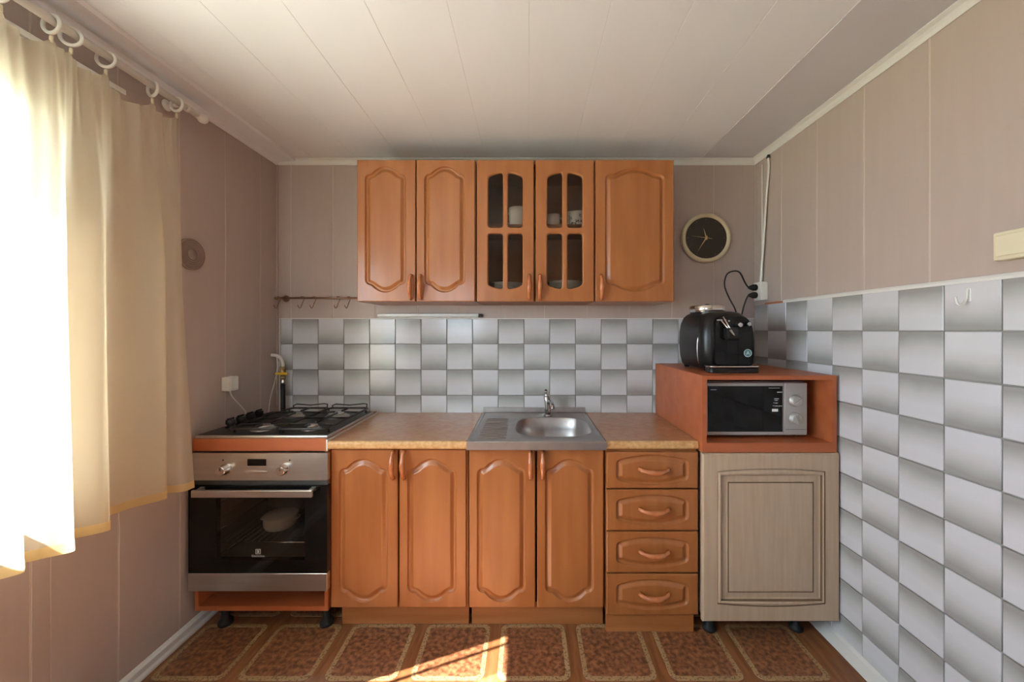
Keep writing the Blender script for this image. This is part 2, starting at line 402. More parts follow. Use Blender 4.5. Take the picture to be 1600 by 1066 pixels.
struct(boxobj('ground', (-30, 25, -30, 20, -.6, -.5), 'ground'))

# ------------------------------------------------------------------ routed cabinet fronts
def resample(pts, n, smooth=1):
    P = [Vector((a, b)) for a, b in pts]; m = len(P)
    L = [0]
    for i in range(m): L.append(L[-1]+(P[(i+1) % m]-P[i]).length)
    out = []; i = 0
    for k in range(n):
        s = L[-1]*k/n
        while L[i+1] < s: i += 1
        t = (s-L[i])/max(L[i+1]-L[i], 1e-9); out.append(P[i].lerp(P[(i+1) % m], t))
    for _ in range(smooth): out = [(out[k-1]+out[k]*2+out[(k+1) % n])/4 for k in range(n)]
    return out
def offset(pts, d):                         # pts counter-clockwise; d > 0 outward
    n = len(pts); out = []
    for k in range(n):
        t = (pts[(k+1) % n]-pts[k-1]).normalized(); out.append(pts[k]+Vector((t.y, -t.x))*d)
    for _ in range(int(max(0, -d-.003)*700)):       # keep inner lines from crossing themselves at the shoulders
        out = [(out[k-1]+out[k]*2+out[(k+1) % n])/4 for k in range(n)]
    return out
def cathedral(cx, zb, zt, w, h, hb=None):
    hb = h if hb is None else hb
    g = lambda t: (1-(t/.74)**2)**.85 if t < .74 else .16*math.sin((t-.74)/.26*PI)
    pts = [(cx+w, zb), (cx+w, zt)]
    for k in range(1, 40): t = 1-2*k/40; pts.append((cx+w*t, zt+h*g(abs(t))))
    pts += [(cx-w, zt), (cx-w, zb)]
    for k in range(1, 40): t = -1+2*k/40; pts.append((cx+w*t, zb-hb*g(abs(t))))
    return pts
def lens(cx, cz, w, he, hp):
    pts = []
    for k in range(41): t = 1-2*k/40; pts.append((cx+w*t, cz+he+(hp-he)*(1-t*t)))
    for k in range(41): t = -1+2*k/40; pts.append((cx+w*t, cz-he-(hp-he)*(1-t*t)))
    return pts
ROUTE = [(.0115,0,0), (.0105,.002,0), (.0075,.0075,0), (.004,.0105,0), (.000,.0108,0), (-.005,.0080,0), (-.011,.0034,0), (-.017,0,0)]
def slab(bm, x0, x1, z0, z1, yf, th, e=.003):
    """sides and back of a front; returns the front edge loop (inset by e)"""
    def L(i, y): return ring(bm, [(x0+i, y, z0+i), (x1-i, y, z0+i), (x1-i, y, z1-i), (x0+i, y, z1-i)])
    a, b, c = L(0, yf+th), L(0, yf+e*.8), L(e, yf)
    loft(bm, [a, b, c], True, False, smooth=False)
    return c
def loop_edges(bm, vs): return [bm.edges.get((vs[i], vs[(i+1) % len(vs)])) or bm.edges.new((vs[i], vs[(i+1) % len(vs)])) for i in range(len(vs))]
def routed(x0, x1, z0, z1, yf, outline, th=.018, n=220, route=ROUTE, sm=4):
    bm = B(); c = slab(bm, x0, x1, z0, z1, yf, th); base = resample(outline, n, sm)
    rings = [ring(bm, [(p.x, yf+d, p.y) for p in offset(base, o)]) for o, d, _ in route]
    for k in range(len(rings)-1):
        a, b = rings[k], rings[k+1]
        for i in range(n):
            j = (i+1) % n; f = bm.faces.new((a[i], a[j], b[j], b[i])); f.smooth = True; f.material_index = route[k][2]
    bm.faces.new(rings[-1])
    bmesh.ops.triangle_fill(bm, use_beauty=True, use_dissolve=False, edges=loop_edges(bm, c)+loop_edges(bm, rings[0]), normal=(0,-1,0))
    return bm
def glazed(x0, x1, z0, z1, yf, holes, th=.018):
    bm = B(); c = slab(bm, x0, x1, z0, z1, yf, th); es = loop_edges(bm, c)
    back = [v for v in bm.verts if abs(v.co.y-(yf+th)) < 1e-6]
    bf = [f for f in bm.faces if all(v in back for v in f.verts)]
    bl = list(bf[0].verts); bmesh.ops.delete(bm, geom=bf, context='FACES_ONLY'); eb = loop_edges(bm, bl)
    for hl in holes:
        base = resample(hl, 56, 1)
        rs = [ring(bm, [(p.x, yf+d, p.y) for p in offset(base, o)]) for o, d in ((.006,0),(.004,.001),(.001,.004),(0,.007),(0,th))]
        loft(bm, rs, False, False); es += loop_edges(bm, rs[0]); eb += loop_edges(bm, rs[-1])
    bmesh.ops.triangle_fill(bm, use_beauty=True, use_dissolve=False, edges=es, normal=(0,-1,0))
    bmesh.ops.triangle_fill(bm, use_beauty=True, use_dissolve=False, edges=eb, normal=(0,1,0))
    return bm
def handle_bm(c, L, yf, axis):
    """bow handle: two feet on the front, thicker in the middle"""
    bm = B(); pts, rs = [], []
    for k in range(15):
        t = k/14; s = (t-.5)*L; out = .004+.028*math.sin(PI*t)**.55; bowed = .004*math.sin(PI*t)
        p = (c[0], yf-out, c[1]+s) if axis == 'z' else (c[0]+s, yf-out, c[1]-bowed*1.8)
        pts.append(p); rs.append(.0068+.0058*math.sin(PI*t)**2+.0022*(t < .1 or t > .9))
    tube(bm, pts, rs, 10)
    return bm
def carcass(bm, x0, x1, y0, y1, z0, z1, top=True, shelf=None, t=.016):
    bx(bm, x0, x0+t, y0, y1, z0, z1); bx(bm, x1-t, x1, y0, y1, z0, z1); bx(bm, x0+t, x1-t, y0, y1, z0, z0+t)
    bx(bm, x0+t, x1-t, y1-.005, y1, z0+t, z1)
    if top: bx(bm, x0+t, x1-t, y0, y1-.005, z1-t, z1)

# ------------------------------------------------------------------ lower cabinets
YL = -.58
def base_cabinet(x0, x1, doors, hx, label, kick, top):
    t = thing('base_cabinet', ((x0+x1)/2, -.3, 0), label, 'cabinet', 'honey wood base cabinets under the worktop')
    bm = B(); carcass(bm, x0, x1, YL+.020, -.02, .103, .800 if top else .798, top=top); obj('body', bm, 'wood', t)
    boxobj('plinth', (kick[0], kick[1], -.532, -.516, 0, .103), 'wood_kick', t)
    for a in (x0+.03, x1-.046): boxobj('support', (a, a+.016, -.515, -.03, 0, .1025), 'wood_inside', t)
    for i, (a, b) in enumerate(doors):
        d = obj('door', routed(a, b, .106, .797, YL, cathedral((a+b)/2-.004+.008*0, .106+.080, .797-.096, .096, .046)), 'wood', t)
        obj('handle', handle_bm((hx[i], .734), .122, YL, 'z'), 'handle', d, label='glossy reddish bow handle')
    return t
base_cabinet(-.862, -.264, [(-.862,-.5705), (-.5625,-.271)], (-.588,-.541), 'two-door honey wood base cabinet beside the oven, arched routed doors', (-.835, -.266), True)
base_cabinet(-.259, .336, [(-.257,.0315), (.0405,.330)], (.010,.064), 'two-door honey wood base cabinet under the steel sink', (-.252, .336), False)
t = thing('drawer_cabinet', (.538, -.3, 0), 'narrow honey wood cabinet with four drawers beside the beige door', 'cabinet')
bm = B(); carcass(bm, .340, .7355, -.580, -.02, .088, .800); obj('body', bm, 'wood', t)
boxobj('plinth', (.342, .724, -.578, -.562, 0, .0875), 'wood_kick', t)
for a in (.36, .70): boxobj('support', (a, a+.016, -.56, -.03, 0, .0875), 'wood_inside', t)
for z0, z1 in ((.637,.792), (.4545,.629), (.272,.4465), (.089,.264)):
    zc = (z0+z1)/2; a, b = .3405, .7355
    d = obj('drawer', routed(a, b, z0, z1, -.600, lens((a+b)/2+.0, zc, .146, .034, .056), n=180), 'wood', t)
    obj('handle', handle_bm(((a+b)/2+.006, zc+.006), .128, -.600, 'x'), 'handle', d, label='glossy reddish bow handle')

# worktops
def worktop(x0, x1, label):
    bm = B(); y0, y1, z0, z1 = -.600, -.0080, .8035, .8385; r = .011
    prof = [(y1, z0), (y1, z1)]+[(y0+r-r*math.sin(a), z1-r+r*math.cos(a)) for a in [PI/2*k/5 for k in range(6)]]+[(y0+r-r*math.cos(a), z0+r-r*math.sin(a)) for a in [PI/2*k/5 for k in range(6)]]
    rs = [ring(bm, [(x, y, z) for y, z in prof]) for x in (x0, x1)]
    loft(bm, rs, smooth=False)
    for f in bm.faces:
        if all(v.co.y < y0+r+.001 for v in f.verts): f.material_index = 1
    return tag(obj('worktop', bm, ['worktop', 'worktop_edge'], None, ((x0+x1)/2, -.3, z0)), label, 'worktop')
worktop(-.8655, -.2655, 'brown speckled laminate worktop between the gas hob and the sink')
worktop(.3390, .7372, 'brown speckled laminate worktop above the four drawers')

# ------------------------------------------------------------------ upper cabinets
YU, UZ0, UZ1 = -.318, 1.465, 2.179
t = thing('wall_cabinet', (-.565, -.15, UZ0), 'honey wood wall cabinet with two solid arched doors above the hook rail end', 'cabinet', 'honey wood wall cabinets')
bm = B(); carcass(bm, -.862, -.265, YU+.019, -.001, UZ0, UZ1); obj('body', bm, 'wood', t)
for (a, b, hx) in ((-.862,-.568,-.590), (-.5625,-.268,-.540)):
    d = obj('door', routed(a, b, UZ0, UZ1, YU, cathedral((a+b)/2-.005, UZ0+.098, UZ1-.086, .092, .043)), 'wood', t)
    obj('handle', handle_bm((hx, UZ0+.072), .118, YU, 'z'), 'handle', d, label='glossy reddish bow handle')
t = thing('wall_cabinet', (.540, -.15, UZ0), 'narrower honey wood wall cabinet with one wide solid door beside the clock', 'cabinet', 'honey wood wall cabinets')
bm = B(); carcass(bm, .3385, .736, YU+.019, -.001, UZ0, UZ1); obj('body', bm, 'wood', t)
d = obj('door', routed(.342, .736, UZ0, UZ1, YU, cathedral(.540, UZ0+.096, UZ1-.086, .140, .036)), 'wood', t)
obj('handle', handle_bm((.368, UZ0+.072), .118, YU, 'z'), 'handle', d, label='glossy reddish bow handle')
t = thing('wall_cabinet', (.037, -.15, UZ0), 'honey wood wall cabinet with two glazed doors showing crockery', 'cabinet', 'honey wood wall cabinets')
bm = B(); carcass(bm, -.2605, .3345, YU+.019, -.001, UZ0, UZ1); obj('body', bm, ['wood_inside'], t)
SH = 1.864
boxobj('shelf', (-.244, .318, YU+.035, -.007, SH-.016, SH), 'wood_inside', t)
for (a, b, hx) in ((-.258,.0290,.006), (.039,.3325,.060)):
    holes = []
    w = b-a; pans = []
    for (u0, u1, outer) in ((.057,.131,0), (.157,.231,1)):
        l, r = a+u0*w/.287, a+u1*w/.287
        zt0, zt1 = UZ1-.084, UZ1-.062; zb0, zb1 = UZ0+.083, UZ0+.062
        tl, tr = (zt0, zt1) if not outer else (zt1, zt0)
        bl, br = (zb0, zb1) if not outer else (zb1, zb0)
        mid = .012
        holes.append([(l, UZ1-.340), (r, UZ1-.340), (r, tr), ((l+r)/2, (tl+tr)/2+.004), (l, tl)])
        holes.append([(l, bl), ((l+r)/2, (bl+br)/2-.004), (r, br), (r, UZ1-.371), (l, UZ1-.371)])
        pans += [(l, r, UZ1-.342, max(tl,tr)), (l, r, min(bl,br), UZ1-.369)]
    d = obj('door', glazed(a, b, UZ0, UZ1, YU, holes), 'wood', t)
    for (l, r, z0, z1) in pans:
        boxobj('pane', (l-.004, r+.004, YU+.0115, YU+.0145, z0-.004, z1+.004), 'cabinet_glass', d, label='clear glass pane')
    obj('handle', handle_bm((hx, UZ0+.072), .118, YU, 'z'), 'handle', d, label='glossy reddish bow handle')

# crockery behind the glass
def mug(c, r, h, label, lean=0, flowers=False, handle_dir=1, name='mug', cat='mug'):
    t = thing(name, c, label, cat, None)
    bm = B(); lathe(bm, c, [(r*.80,0), (r*.9,.004), (r,h*.35), (r,h*.7), (r*1.03,h), (r*.95,h), (r*.92,h*.5), (r*.75,.008)], n=28); obj('cup_body', bm, 'ceramic', t)
    bm = B(); a = handle_dir
    pts = [(c[0]+math.cos(a)*(r*.95+.022*math.sin(PI*k/8)), c[1]+math.sin(a)*(r*.95+.022*math.sin(PI*k/8)), c[2]+h*(.2+.62*k/8)) for k in range(9)]
    tube(bm, pts, .004, 8); obj('cup_handle', bm, 'ceramic', t)
    if flowers:
        bm = B()
        for q in range(14):
            al = -PI/2+random.uniform(-1.1, 1.1); zz = c[2]+h*random.uniform(.15,.75)
            for s in range(4):
                a2 = al+random.uniform(-.12,.12); z2 = zz+random.uniform(-.007,.007); rr = r*1.012+.0012
                p = Vector((c[0]+rr*math.cos(a2), c[1]+rr*math.sin(a2), z2))
                n = Vector((math.cos(a2), math.sin(a2), 0)); u = Vector((-n.y, n.x, 0)); e = .0032
                bm.faces.new(ring(bm, [p+u*e, p+Vector((0,0,e*1.4)), p-u*e, p-Vector((0,0,e*1.4))]))
        obj('flower_print', bm, 'print_dark', t)
    return t
mug((-.055,-.20,SH), .047, .105, 'large white mug with faint print, alone behind the glazed door', flowers=False, handle_dir=PI*.95)
mug((.135,-.205,SH), .036, .068, 'small plain pale cup on the upper shelf beside the flowered mug', handle_dir=0)
mug((.268,-.190,SH), .045, .086, 'white mug with dark flower print on the upper shelf', flowers=True, handle_dir=PI*1.02)
mug((.255,-.085,SH), .046, .115, 'tall white mug standing behind the flowered mug', handle_dir=0)
ORD = ['topmost', 'second from top', 'third from top', 'fourth from top', 'fifth from top', 'sixth from top', 'seventh from top', 'eighth from top', 'ninth from top', 'tenth from top', 'eleventh from top', 'lowest']
def plates(c, n, r, label, grp):
    for k in range(n):
        bm = B(); z = c[2]+k*.0075
        cc = (c[0], c[1], z)
        lathe(bm, cc, [(r*.55,0), (r*.62,.0015), (r*.95,.013), (r,.0155), (r*.985,.0172), (r*.6,.0045), (r*.02,.004)], n=32)
        tag(obj('plate', bm, 'ceramic', None, cc), label % ORD[n-1-k], 'plate', grp)
plates((-.115,-.155,UZ0+.0165), 11, .095, 'white plate, %s in the stack under the large lone mug', 'stacked plates in the glazed cabinet')
plates((.205,-.160,UZ0+.0165), 12, .098, 'white plate, %s in the stack under the flowered mug', 'tall plate stack in the glazed cabinet')
def tumbler(c, r, h, label):
    bm = B(); lathe(bm, c, [(r*.75,0), (r,h), (r*.94,h), (r*.70,.006)], n=20); tag(obj('drinking_glass', bm, 'cabinet_glass', None, c), label, 'glass')
tumbler((-.196,-.262,UZ0+.0165), .024, .085, 'clear drinking glass in front of the shorter plate stack')
tumbler((.088,-.255,UZ0+.0165), .024, .09, 'clear drinking glass beside the taller plate stack')

# ------------------------------------------------------------------ oven housing, oven, hob
t = thing('oven_housing', (-1.16, -.3, 0), 'orange wood housing around the built-in oven with an open bottom shelf', 'cabinet')
obj_ = boxobj('side_panel', (-1.4500, -1.434, -.588, -.03, .098, .796), 'cherry', t)
boxobj('side_panel', (-.885, -.8695, -.588, -.03, .098, .796), 'cherry', t)
boxobj('shelf_board', (-1.434, -.885, -.588, -.03, .098, .118), 'cherry', t)
boxobj('oven_board', (-1.434, -.885, -.575, -.03, .182, .198), 'cherry', t)
boxobj('back_panel', (-1.434, -.885, -.030, -.026, .118, .182), 'cherry', t)
boxobj('top_board', (-1.4500, -.8720, -.600, -.03, .797, .851), 'cherry', t, bev=.002)
boxobj('edge_strip', (-.8718, -.8668, -.601, -.03, .797, .847), 'white_plastic', t)
for x, y in ((-1.36,-.53), (-.905,-.53), (-1.36,-.10), (-.905,-.10)):
    bm = B(); lathe(bm, (x,y,0), [(.030,0), (.030,.014), (.016,.03), (.020,.085), (.034,.0975)], n=16); obj('foot', bm, 'black_rubber', t)

t = thing('oven', (-1.158, -.3, .198), 'built-in steel and black glass oven with bar handle under the gas hob', 'oven')
OX0, OX1, OY = -1.4545, -.8600, -.600
bm = B(); a0, a1, b0, b1, z0, z1 = -1.431, -.888, -.586, -.06, .200, .790; w = .012
# cavity x -1.40..-.92, z .262...65
bx(bm, a0, -1.400, b0, b1, z0, z1); bx(bm, -.915, a1, b0, b1, z0, z1); bx(bm, -1.400, -.915, b0, b1, z0, .282); bx(bm, -1.400, -.915, b0, b1, .640, z1); bx(bm, -1.400, -.915, -.13, b1, .282, .640)
obj('body', bm, 'oven_cavity', t)
cp = boxobj('control_panel', (OX0, OX1, OY-.012, -.588, .674, .792), 'steel', t, bev=.0015)
boxobj('display', (-1.203, -1.123, OY-.0135, OY-.012, .738, .767), 'black_gloss', cp)
boxobj('display_bar', (-1.212, -1.116, OY-.0165, OY-.012, .706, .714), 'chrome', cp, bev=.001)
for x in (-1.296, -1.044):
    bm = B(); lathe(bm, (x, OY-.012, .724), [(.024,0), (.024,-.006), (.0205,-.009), (.019,-.030), (.0165,-.033)], 'y', 24); k = obj('knob', bm, 'chrome', cp)
    bm = B(); bx(bm, x-.0025, x+.0025, OY-.0465, OY-.044, .727, .741); obj('knob_mark', bm, 'seal', k)
    bm = B(); lathe(bm, (x+(-.012 if x < -1.2 else .022), OY-.012, .762), [(.0035,0), (.0035,-.0012)], 'y', 12); obj('indicator', bm, 'black_plastic', cp)
boxobj('vent_gap', (OX0+.003, OX1-.003, -.604, -.5885, .653, .674), 'seal', t)
# door: opaque black glass around a see-through window, steel foot strip
d = bm = B()
wx0, wx1, wz0, wz1 = -1.335, -.955, .335, .600
DY0, DY1 = OY-.016, OY+.010
bx(bm, OX0, wx0, DY0, DY1, .279, .652); bx(bm, wx1, OX1, DY0, DY1, .279, .652); bx(bm, wx0, wx1, DY0, DY1, .279, wz0); bx(bm, wx0, wx1, DY0, DY1, wz1, .652)
d = obj('door', bm, 'black_gloss', t)
boxobj('window_pane', (wx0, wx1, DY0+.0005, DY0+.003, wz0, wz1), 'oven_glass', d)
boxobj('foot_strip', (OX0, OX1, OY-.018, OY+.010, .203, .2785), 'steel', d, bev=.001)
h_ = boxobj('handle', (-1.409, -.903, -.658, -.644, .619, .649), 'steel', d, bev=.003)
for x in (-1.400, -.925): 
    bm = B(); vs = [ring(bm, [(x, y, z) for y, z in ((-.645,.640),(-.645,.646),(-.617,.650),(-.617,.635))]), ring(bm, [(x+.018, y, z) for y, z in ((-.645,.640),(-.645,.646),(-.617,.650),(-.617,.635))])]
    loft(bm, vs, smooth=False); obj('bracket', bm, 'steel', h_)
ex, ez, ey = -1.155, .372, DY0-.0004
bm = B(); s = .0105
for q in ((ex-s, ex+s, ez+s-.0018, ez+s), (ex-s, ex+s, ez-s, ez-s+.0018), (ex-s, ex-s+.0018, ez-s, ez+s), (ex+s-.0018, ex+s, ez-s, ez+s), (ex-.005, ex+.005, ez+.0035, ez+.005), (ex-.005, ex+.005, ez-.0006, ez+.0008), (ex-.005, ex+.005, ez-.005, ez-.0035), (ex-.001, ex+.001, ez-.005, ez+.005)):
    bx(bm, q[0], q[1], ey-.0003, ey, q[2], q[3])
obj('emblem', bm, 'white_print', d)
text_mesh('lettering', 'Electrolux', .0135, (ex, ey, ez-.019), 'grey_print', d)
# oven rails, rack, pot
for x in (-1.393, -.922):
    bm = B()
    for y in (-.54, -.20): tube(bm, [(x,y,.30), (x,y,.62)], .0025, 6)
    for z in (.305, .362, .42, .478, .536, .594): tube(bm, [(x,-.545,z), (x,-.195,z)], .0025, 6)
    obj('rack_rail', bm, 'chrome', t)
bm = B(); rzz = .3675
tube(bm, [(-1.388,-.535,rzz), (-.927,-.535,rzz), (-.927,-.20,rzz), (-1.388,-.20,rzz)], .003, 6, closed=True)
for k in range(1, 16): x = -1.388+.461*k/16; tube(bm, [(x,-.535,rzz), (x,-.20,rzz)], .0016, 5)
tag(obj('oven_rack', bm, 'chrome', None, (-1.158,-.37,rzz)), 'chrome wire rack inside the oven under the white pot', 'rack')
pc = (-1.195,-.40,rzz+.004)
t = thing('cooking_pot', pc, 'white enamel pot with side handles on the oven rack', 'pot')
bm = B(); lathe(bm, pc, [(.055,0), (.066,.006), (.072,.022), (.073,.058), (.076,.060), (.074,.063), (.066,.067), (.03,.074), (.002,.076)], n=32); obj('pot_body', bm, 'enamel', t)
for s in (-1, 1):
    bm = B(); tube(bm, [(pc[0]+s*(.072+.016*math.sin(PI*k/8)), pc[1]+.024*math.cos(PI*k/8), pc[2]+.045) for k in range(9)], .004, 8); obj('pot_handle', bm, 'enamel', t)
# hob
HZ = .8515
t = thing('gas_hob', (-1.155, -.35, HZ), 'steel and black four-burner gas hob with side knobs above the oven', 'hob')
bm = B(); bx(bm, -1.440, -.8665, -.600, -.095, HZ, HZ+.012, bev=.003, seg=2); obj('hob_plate', bm, 'steel', t)
bm = B(); bx(bm, -1.434, -.873, -.592, -.102, HZ+.0122, HZ+.0135); obj('enamel_top', bm, 'cast_black', t)
for k in range(4):
    y = -.455+.064*k; c = (-1.395, y, HZ+.0135)
    bm = B(); lathe(bm, c, [(.024,0), (.022,.004), (.015,.006), (.015,.012), (.021,.016), (.020,.034), (.017,.036)], n=20); kb = obj('knob', bm, 'black_plastic', t)
    boxobj('grip', (c[0]-.004, c[0]+.004, y-.020, y+.020, c[2]+.030, c[2]+.044), 'black_plastic', kb, bev=.002)
for (x, y, r) in ((-1.215,-.490,.040), (-.997,-.490,.032), (-1.225,-.235,.036), (-1.005,-.235,.048)):
    c = (x, y, HZ+.0135)
    bm = B(); lathe(bm, c, [(r*1.35,0), (r*1.3,.003), (r,.004), (r,.012), (r*.8,.013)], n=28); bn = obj('burner', bm, 'steel', t)
    bm = B(); lathe(bm, c, [(r*.78,.0132), (r*.86,.0145), (r*.86,.018), (r*.7,.021), (.002,.022)], n=28); obj('burner_cap', bm, 'steel', bn)
def arc(p, q, r, s): return []
for (x0, x1) in ((-1.312,-1.103), (-1.096,-.884)):
    bm = B(); zg = HZ+.036; y0, y1 = -.578, -.118
    loop = [Vector((x, y, zg)) for x, y in rrect((x0+x1)/2, (y0+y1)/2, (x1-x0)/2, (y1-y0)/2, .022, 4)]
    tube(bm, loop, .0052, 8, closed=True)
    for (bxx, by) in (((x0+x1)/2, -.490), ((x0+x1)/2, -.235)):
        for (dx, dy) in ((1,0), (-1,0), (0,1), (0,-1)):
            e = Vector((x0 if dx < 0 else x1 if dx > 0 else bxx, (y0 if by < -.4 else -.3625) if dy < 0 else ((-.3625 if by < -.4 else y1) if dy > 0 else by), zg))
            i = Vector((bxx+dx*.026, by+dy*.026, zg+.003)); tube(bm, [e, i], .0050, 6)
    tube(bm, [(x0,-.3625,zg), (x1,-.3625,zg)], .0052, 6)
    for (x, y) in ((x0+.004,y0+.03), (x1-.004,y0+.03), (x0+.004,y1-.03), (x1-.004,y1-.03)): tube(bm, [(x,y,zg), (x,y,HZ+.0136)], .0045, 6)
    # upright loops at front and back ends
    for y in (y1-.002, ):
        tube(bm, [(x0+.012,y,zg), (x0+.010,y,zg+.014), (x0+.03,y,zg+.022), ((x0+x1)/2,y,zg+.016), (x1-.03,y,zg+.024), (x1-.010,y,zg+.022), (x1-.012,y,zg)], .0036, 6)
    obj('pan_support', bm, 'cast_black', t)

# gas pipe with valve and hose
gx, gy = -1.398, -.062
t = thing('gas_valve', (gx, gy, .80), 'white gas pipe with yellow lever valve and black hose behind the hob', 'gas pipe')
bm = B(); tube(bm, smoothpath([(-1.462,-.062,1.178), (-1.435,gy,1.175), (-1.410,gy,1.160), (gx,gy,1.130), (gx,gy,1.105)], 16), .0095, 10); obj('pipe', bm, 'white_plastic', t)
bm = B(); lathe(bm, (gx,gy,1.040), [(.014,0), (.014,.016), (.010,.018), (.012,.022), (.017,.034), (.017,.046), (.012,.054), (.015,.056), (.015,.070), (.010,.072)], n=12); obj('valve_body', bm, 'brass', t)
boxobj('lever', (gx-.028, gx+.042, gy-.026, gy-.017, 1.068, 1.080), 'yellow', t, bev=.002)
bm = B(); lathe(bm, (gx,gy,1.012), [(.012,0), (.014,.004), (.014,.026), (.011,.028)], n=6); obj('nut', bm, 'chrome', t)
bm = B(); tube(bm, smoothpath([(gx,gy,1.016), (gx+.001,gy,.95), (gx+.002,gy,.87), (gx+.002,gy-.001,.853)], 14), .0125, 10); obj('hose', bm, 'black_rubber', t)
# ignition cable
bm = B(); tube(bm, smoothpath([(-1.455,-.03,1.175), (-1.428,-.058,1.12), (-1.440,-.07,1.02), (-1.455,-.085,.93), (-1.460,-.09,.845)], 24), .0028, 6)
tag(obj('cable', bm, 'white_plastic', None, (-1.46,-.09,.845)), 'thin white cable beside the yellow gas valve', 'cable')
t = thing('wall_socket', (XL, -.387, 1.026), 'white surface-mounted socket on the left wall above the hob knobs', 'socket')
boxobj('socket_box', (XL+.0005, XL+.040, -.417, -.357, 1.026, 1.093), 'white_plastic', t, bev=.004, seg=2)
boxobj('socket_face', (XL+.040, XL+.044, -.411, -.363, 1.032, 1.087), 'white_plastic', t, bev=.002)
bm = B(); tube(bm, smoothpath([(XL+.030,-.400,1.027), (XL+.035,-.395,1.00), (XL+.048,-.36,.95), (XL+.052,-.325,.905), (XL+.030,-.30,.862)], 20), .003, 6); obj('cord', bm, 'white_plastic', t)
# ribbed disc on the left wall
bm = B(); dc = (XL, -.590, 1.650); pr = []
pr.append((.068, .0005)); pr.append((.068, .010)); r = .064
while r > .02: pr += [(r, .014), (r-.003, .011), (r-.006, .014)]; r -= .009
pr += [(.014,.020), (.003,.021)]
lathe(bm, dc, pr, 'x', 40); tag(obj('wall_disc', bm, 'disc_brown', None, dc), 'round ribbed brownish disc on the left wall at the curtain edge', 'wall vent')

# ------------------------------------------------------------------ sink and tap
SZ = .8400
t = thing('kitchen_sink', (.036, -.31, .80), 'stainless steel sink top with bowl, ribbed drainboard and rear lip', 'sink')
sx0, sx1, sy0, sy1 = -.264, .3365, -.618, -.010
bm = B()
def superell(cx, cy, a, b, n, z, N=56):
    out = []
    for k in range(N):
        th = 2*PI*k/N; c, s = math.cos(th), math.sin(th)
        out.append((cx+a*math.copysign(abs(c)**(2/n), c), cy+b*math.copysign(abs(s)**(2/n), s), z))
    return out
bcx, bcy, ba, bb = .122, -.342, .180, .195
edge = ring(bm, [(sx0+.004,sy0+.004,SZ+.003), (sx1-.004,sy0+.004,SZ+.003), (sx1-.004,sy1-.004,SZ+.003), (sx0+.004,sy1-.004,SZ+.003)])
edge1 = ring(bm, [(sx0,sy0,SZ-.001), (sx1,sy0,SZ-.001), (sx1,sy1,SZ-.001), (sx0,sy1,SZ-.001)])
edge2 = ring(bm, [(sx0,sy0,SZ-.033), (sx1,sy0,SZ-.033), (sx1,sy1,SZ-.033), (sx0,sy1,SZ-.033)])
loft(bm, [edge2, edge1, edge], False, False, smooth=False)
inn = ring(bm, [(sx0+.014,sy0+.016,SZ+.003), (sx1-.014,sy0+.016,SZ+.003), (sx1-.014,sy1-.014,SZ+.003), (sx0+.014,sy1-.014,SZ+.003)])
inn2 = ring(bm, [(sx0+.020,sy0+.024,SZ), (sx1-.020,sy0+.024,SZ), (sx1-.020,sy1-.020,SZ), (sx0+.020,sy1-.020,SZ)])
loft(bm, [edge, inn, inn2], False, False, smooth=False)
b0 = ring(bm, superell(bcx, bcy, ba+.012, bb+.012, 3.2, SZ)); b1 = ring(bm, superell(bcx, bcy, ba+.004, bb+.004, 3.2, SZ+.003)); 
b2 = ring(bm, superell(bcx, bcy, ba, bb, 3.2, SZ-.002)); b3 = ring(bm, superell(bcx, bcy, ba-.008, bb-.008, 3.2, SZ-.06)); b4 = ring(bm, superell(bcx, bcy, ba-.016, bb-.016, 3.2, SZ-.13)); b5 = ring(bm, superell(bcx, bcy, ba-.045, bb-.045, 2.8, SZ-.152)); b6 = ring(bm, superell(bcx, bcy, .03, .03, 2, SZ-.158))
bmesh.ops.triangle_fill(bm, use_beauty=True, use_dissolve=False, edges=loop_edges(bm, inn2)+loop_edges(bm, b0), normal=(0,0,1))
loft(bm, [b0, b1, b2, b3, b4, b5, b6], False, True)
obj('sink_top', bm, 'sink_steel', t)
bm = B(); bx(bm, sx0+.004, sx1-.004, sy1-.004, sy1+.0005, SZ+.003, SZ+.030, bev=.001); obj('rear_lip', bm, 'sink_steel', t)
bm = B(); lathe(bm, (bcx,bcy,SZ-.1575), [(.034,0), (.034,.002), (.024,.001), (.02,-.002)], n=24); obj('drain', bm, 'chrome', t)
for k in range(9):
    y = -.548+.046*k
    bm = B(); x0, x1 = -.222, -.098; rs = []
    for i in range(11):
        u = i/10; x = x0+(x1-x0)*u; hh = .0048*min(1, math.sin(PI*min(max(u,.001),.999))*3); ww = .009
        rs.append(ring(bm, [(x, y-ww, SZ-.0004), (x, y-ww*.5, SZ+hh*.8), (x, y, SZ+hh), (x, y+ww*.5, SZ+hh*.8), (x, y+ww, SZ-.0004)]))
    loft(bm, rs, True, True, closed=False); obj('drain_ridge', bm, 'sink_steel', t)
fx, fy = .112, -.105
t = thing('tap', (fx, fy, SZ), 'chrome single-lever tap standing behind the sink bowl', 'tap')
bm = B(); lathe(bm, (fx,fy,SZ+.0008), [(.026,0), (.026,.005), (.020,.010), (.018,.014)], n=24); obj('base_flange', bm, 'tap_metal', t)
bm = B(); tube(bm, [(fx,fy,SZ+.012), (fx-.001,fy,SZ+.04), (fx-.005,fy,SZ+.08), (fx-.009,fy,SZ+.108), (fx-.010,fy,SZ+.112)], [.0165,.0160,.0155,.0160,.012], 18); obj('tap_body', bm, 'tap_metal', t)
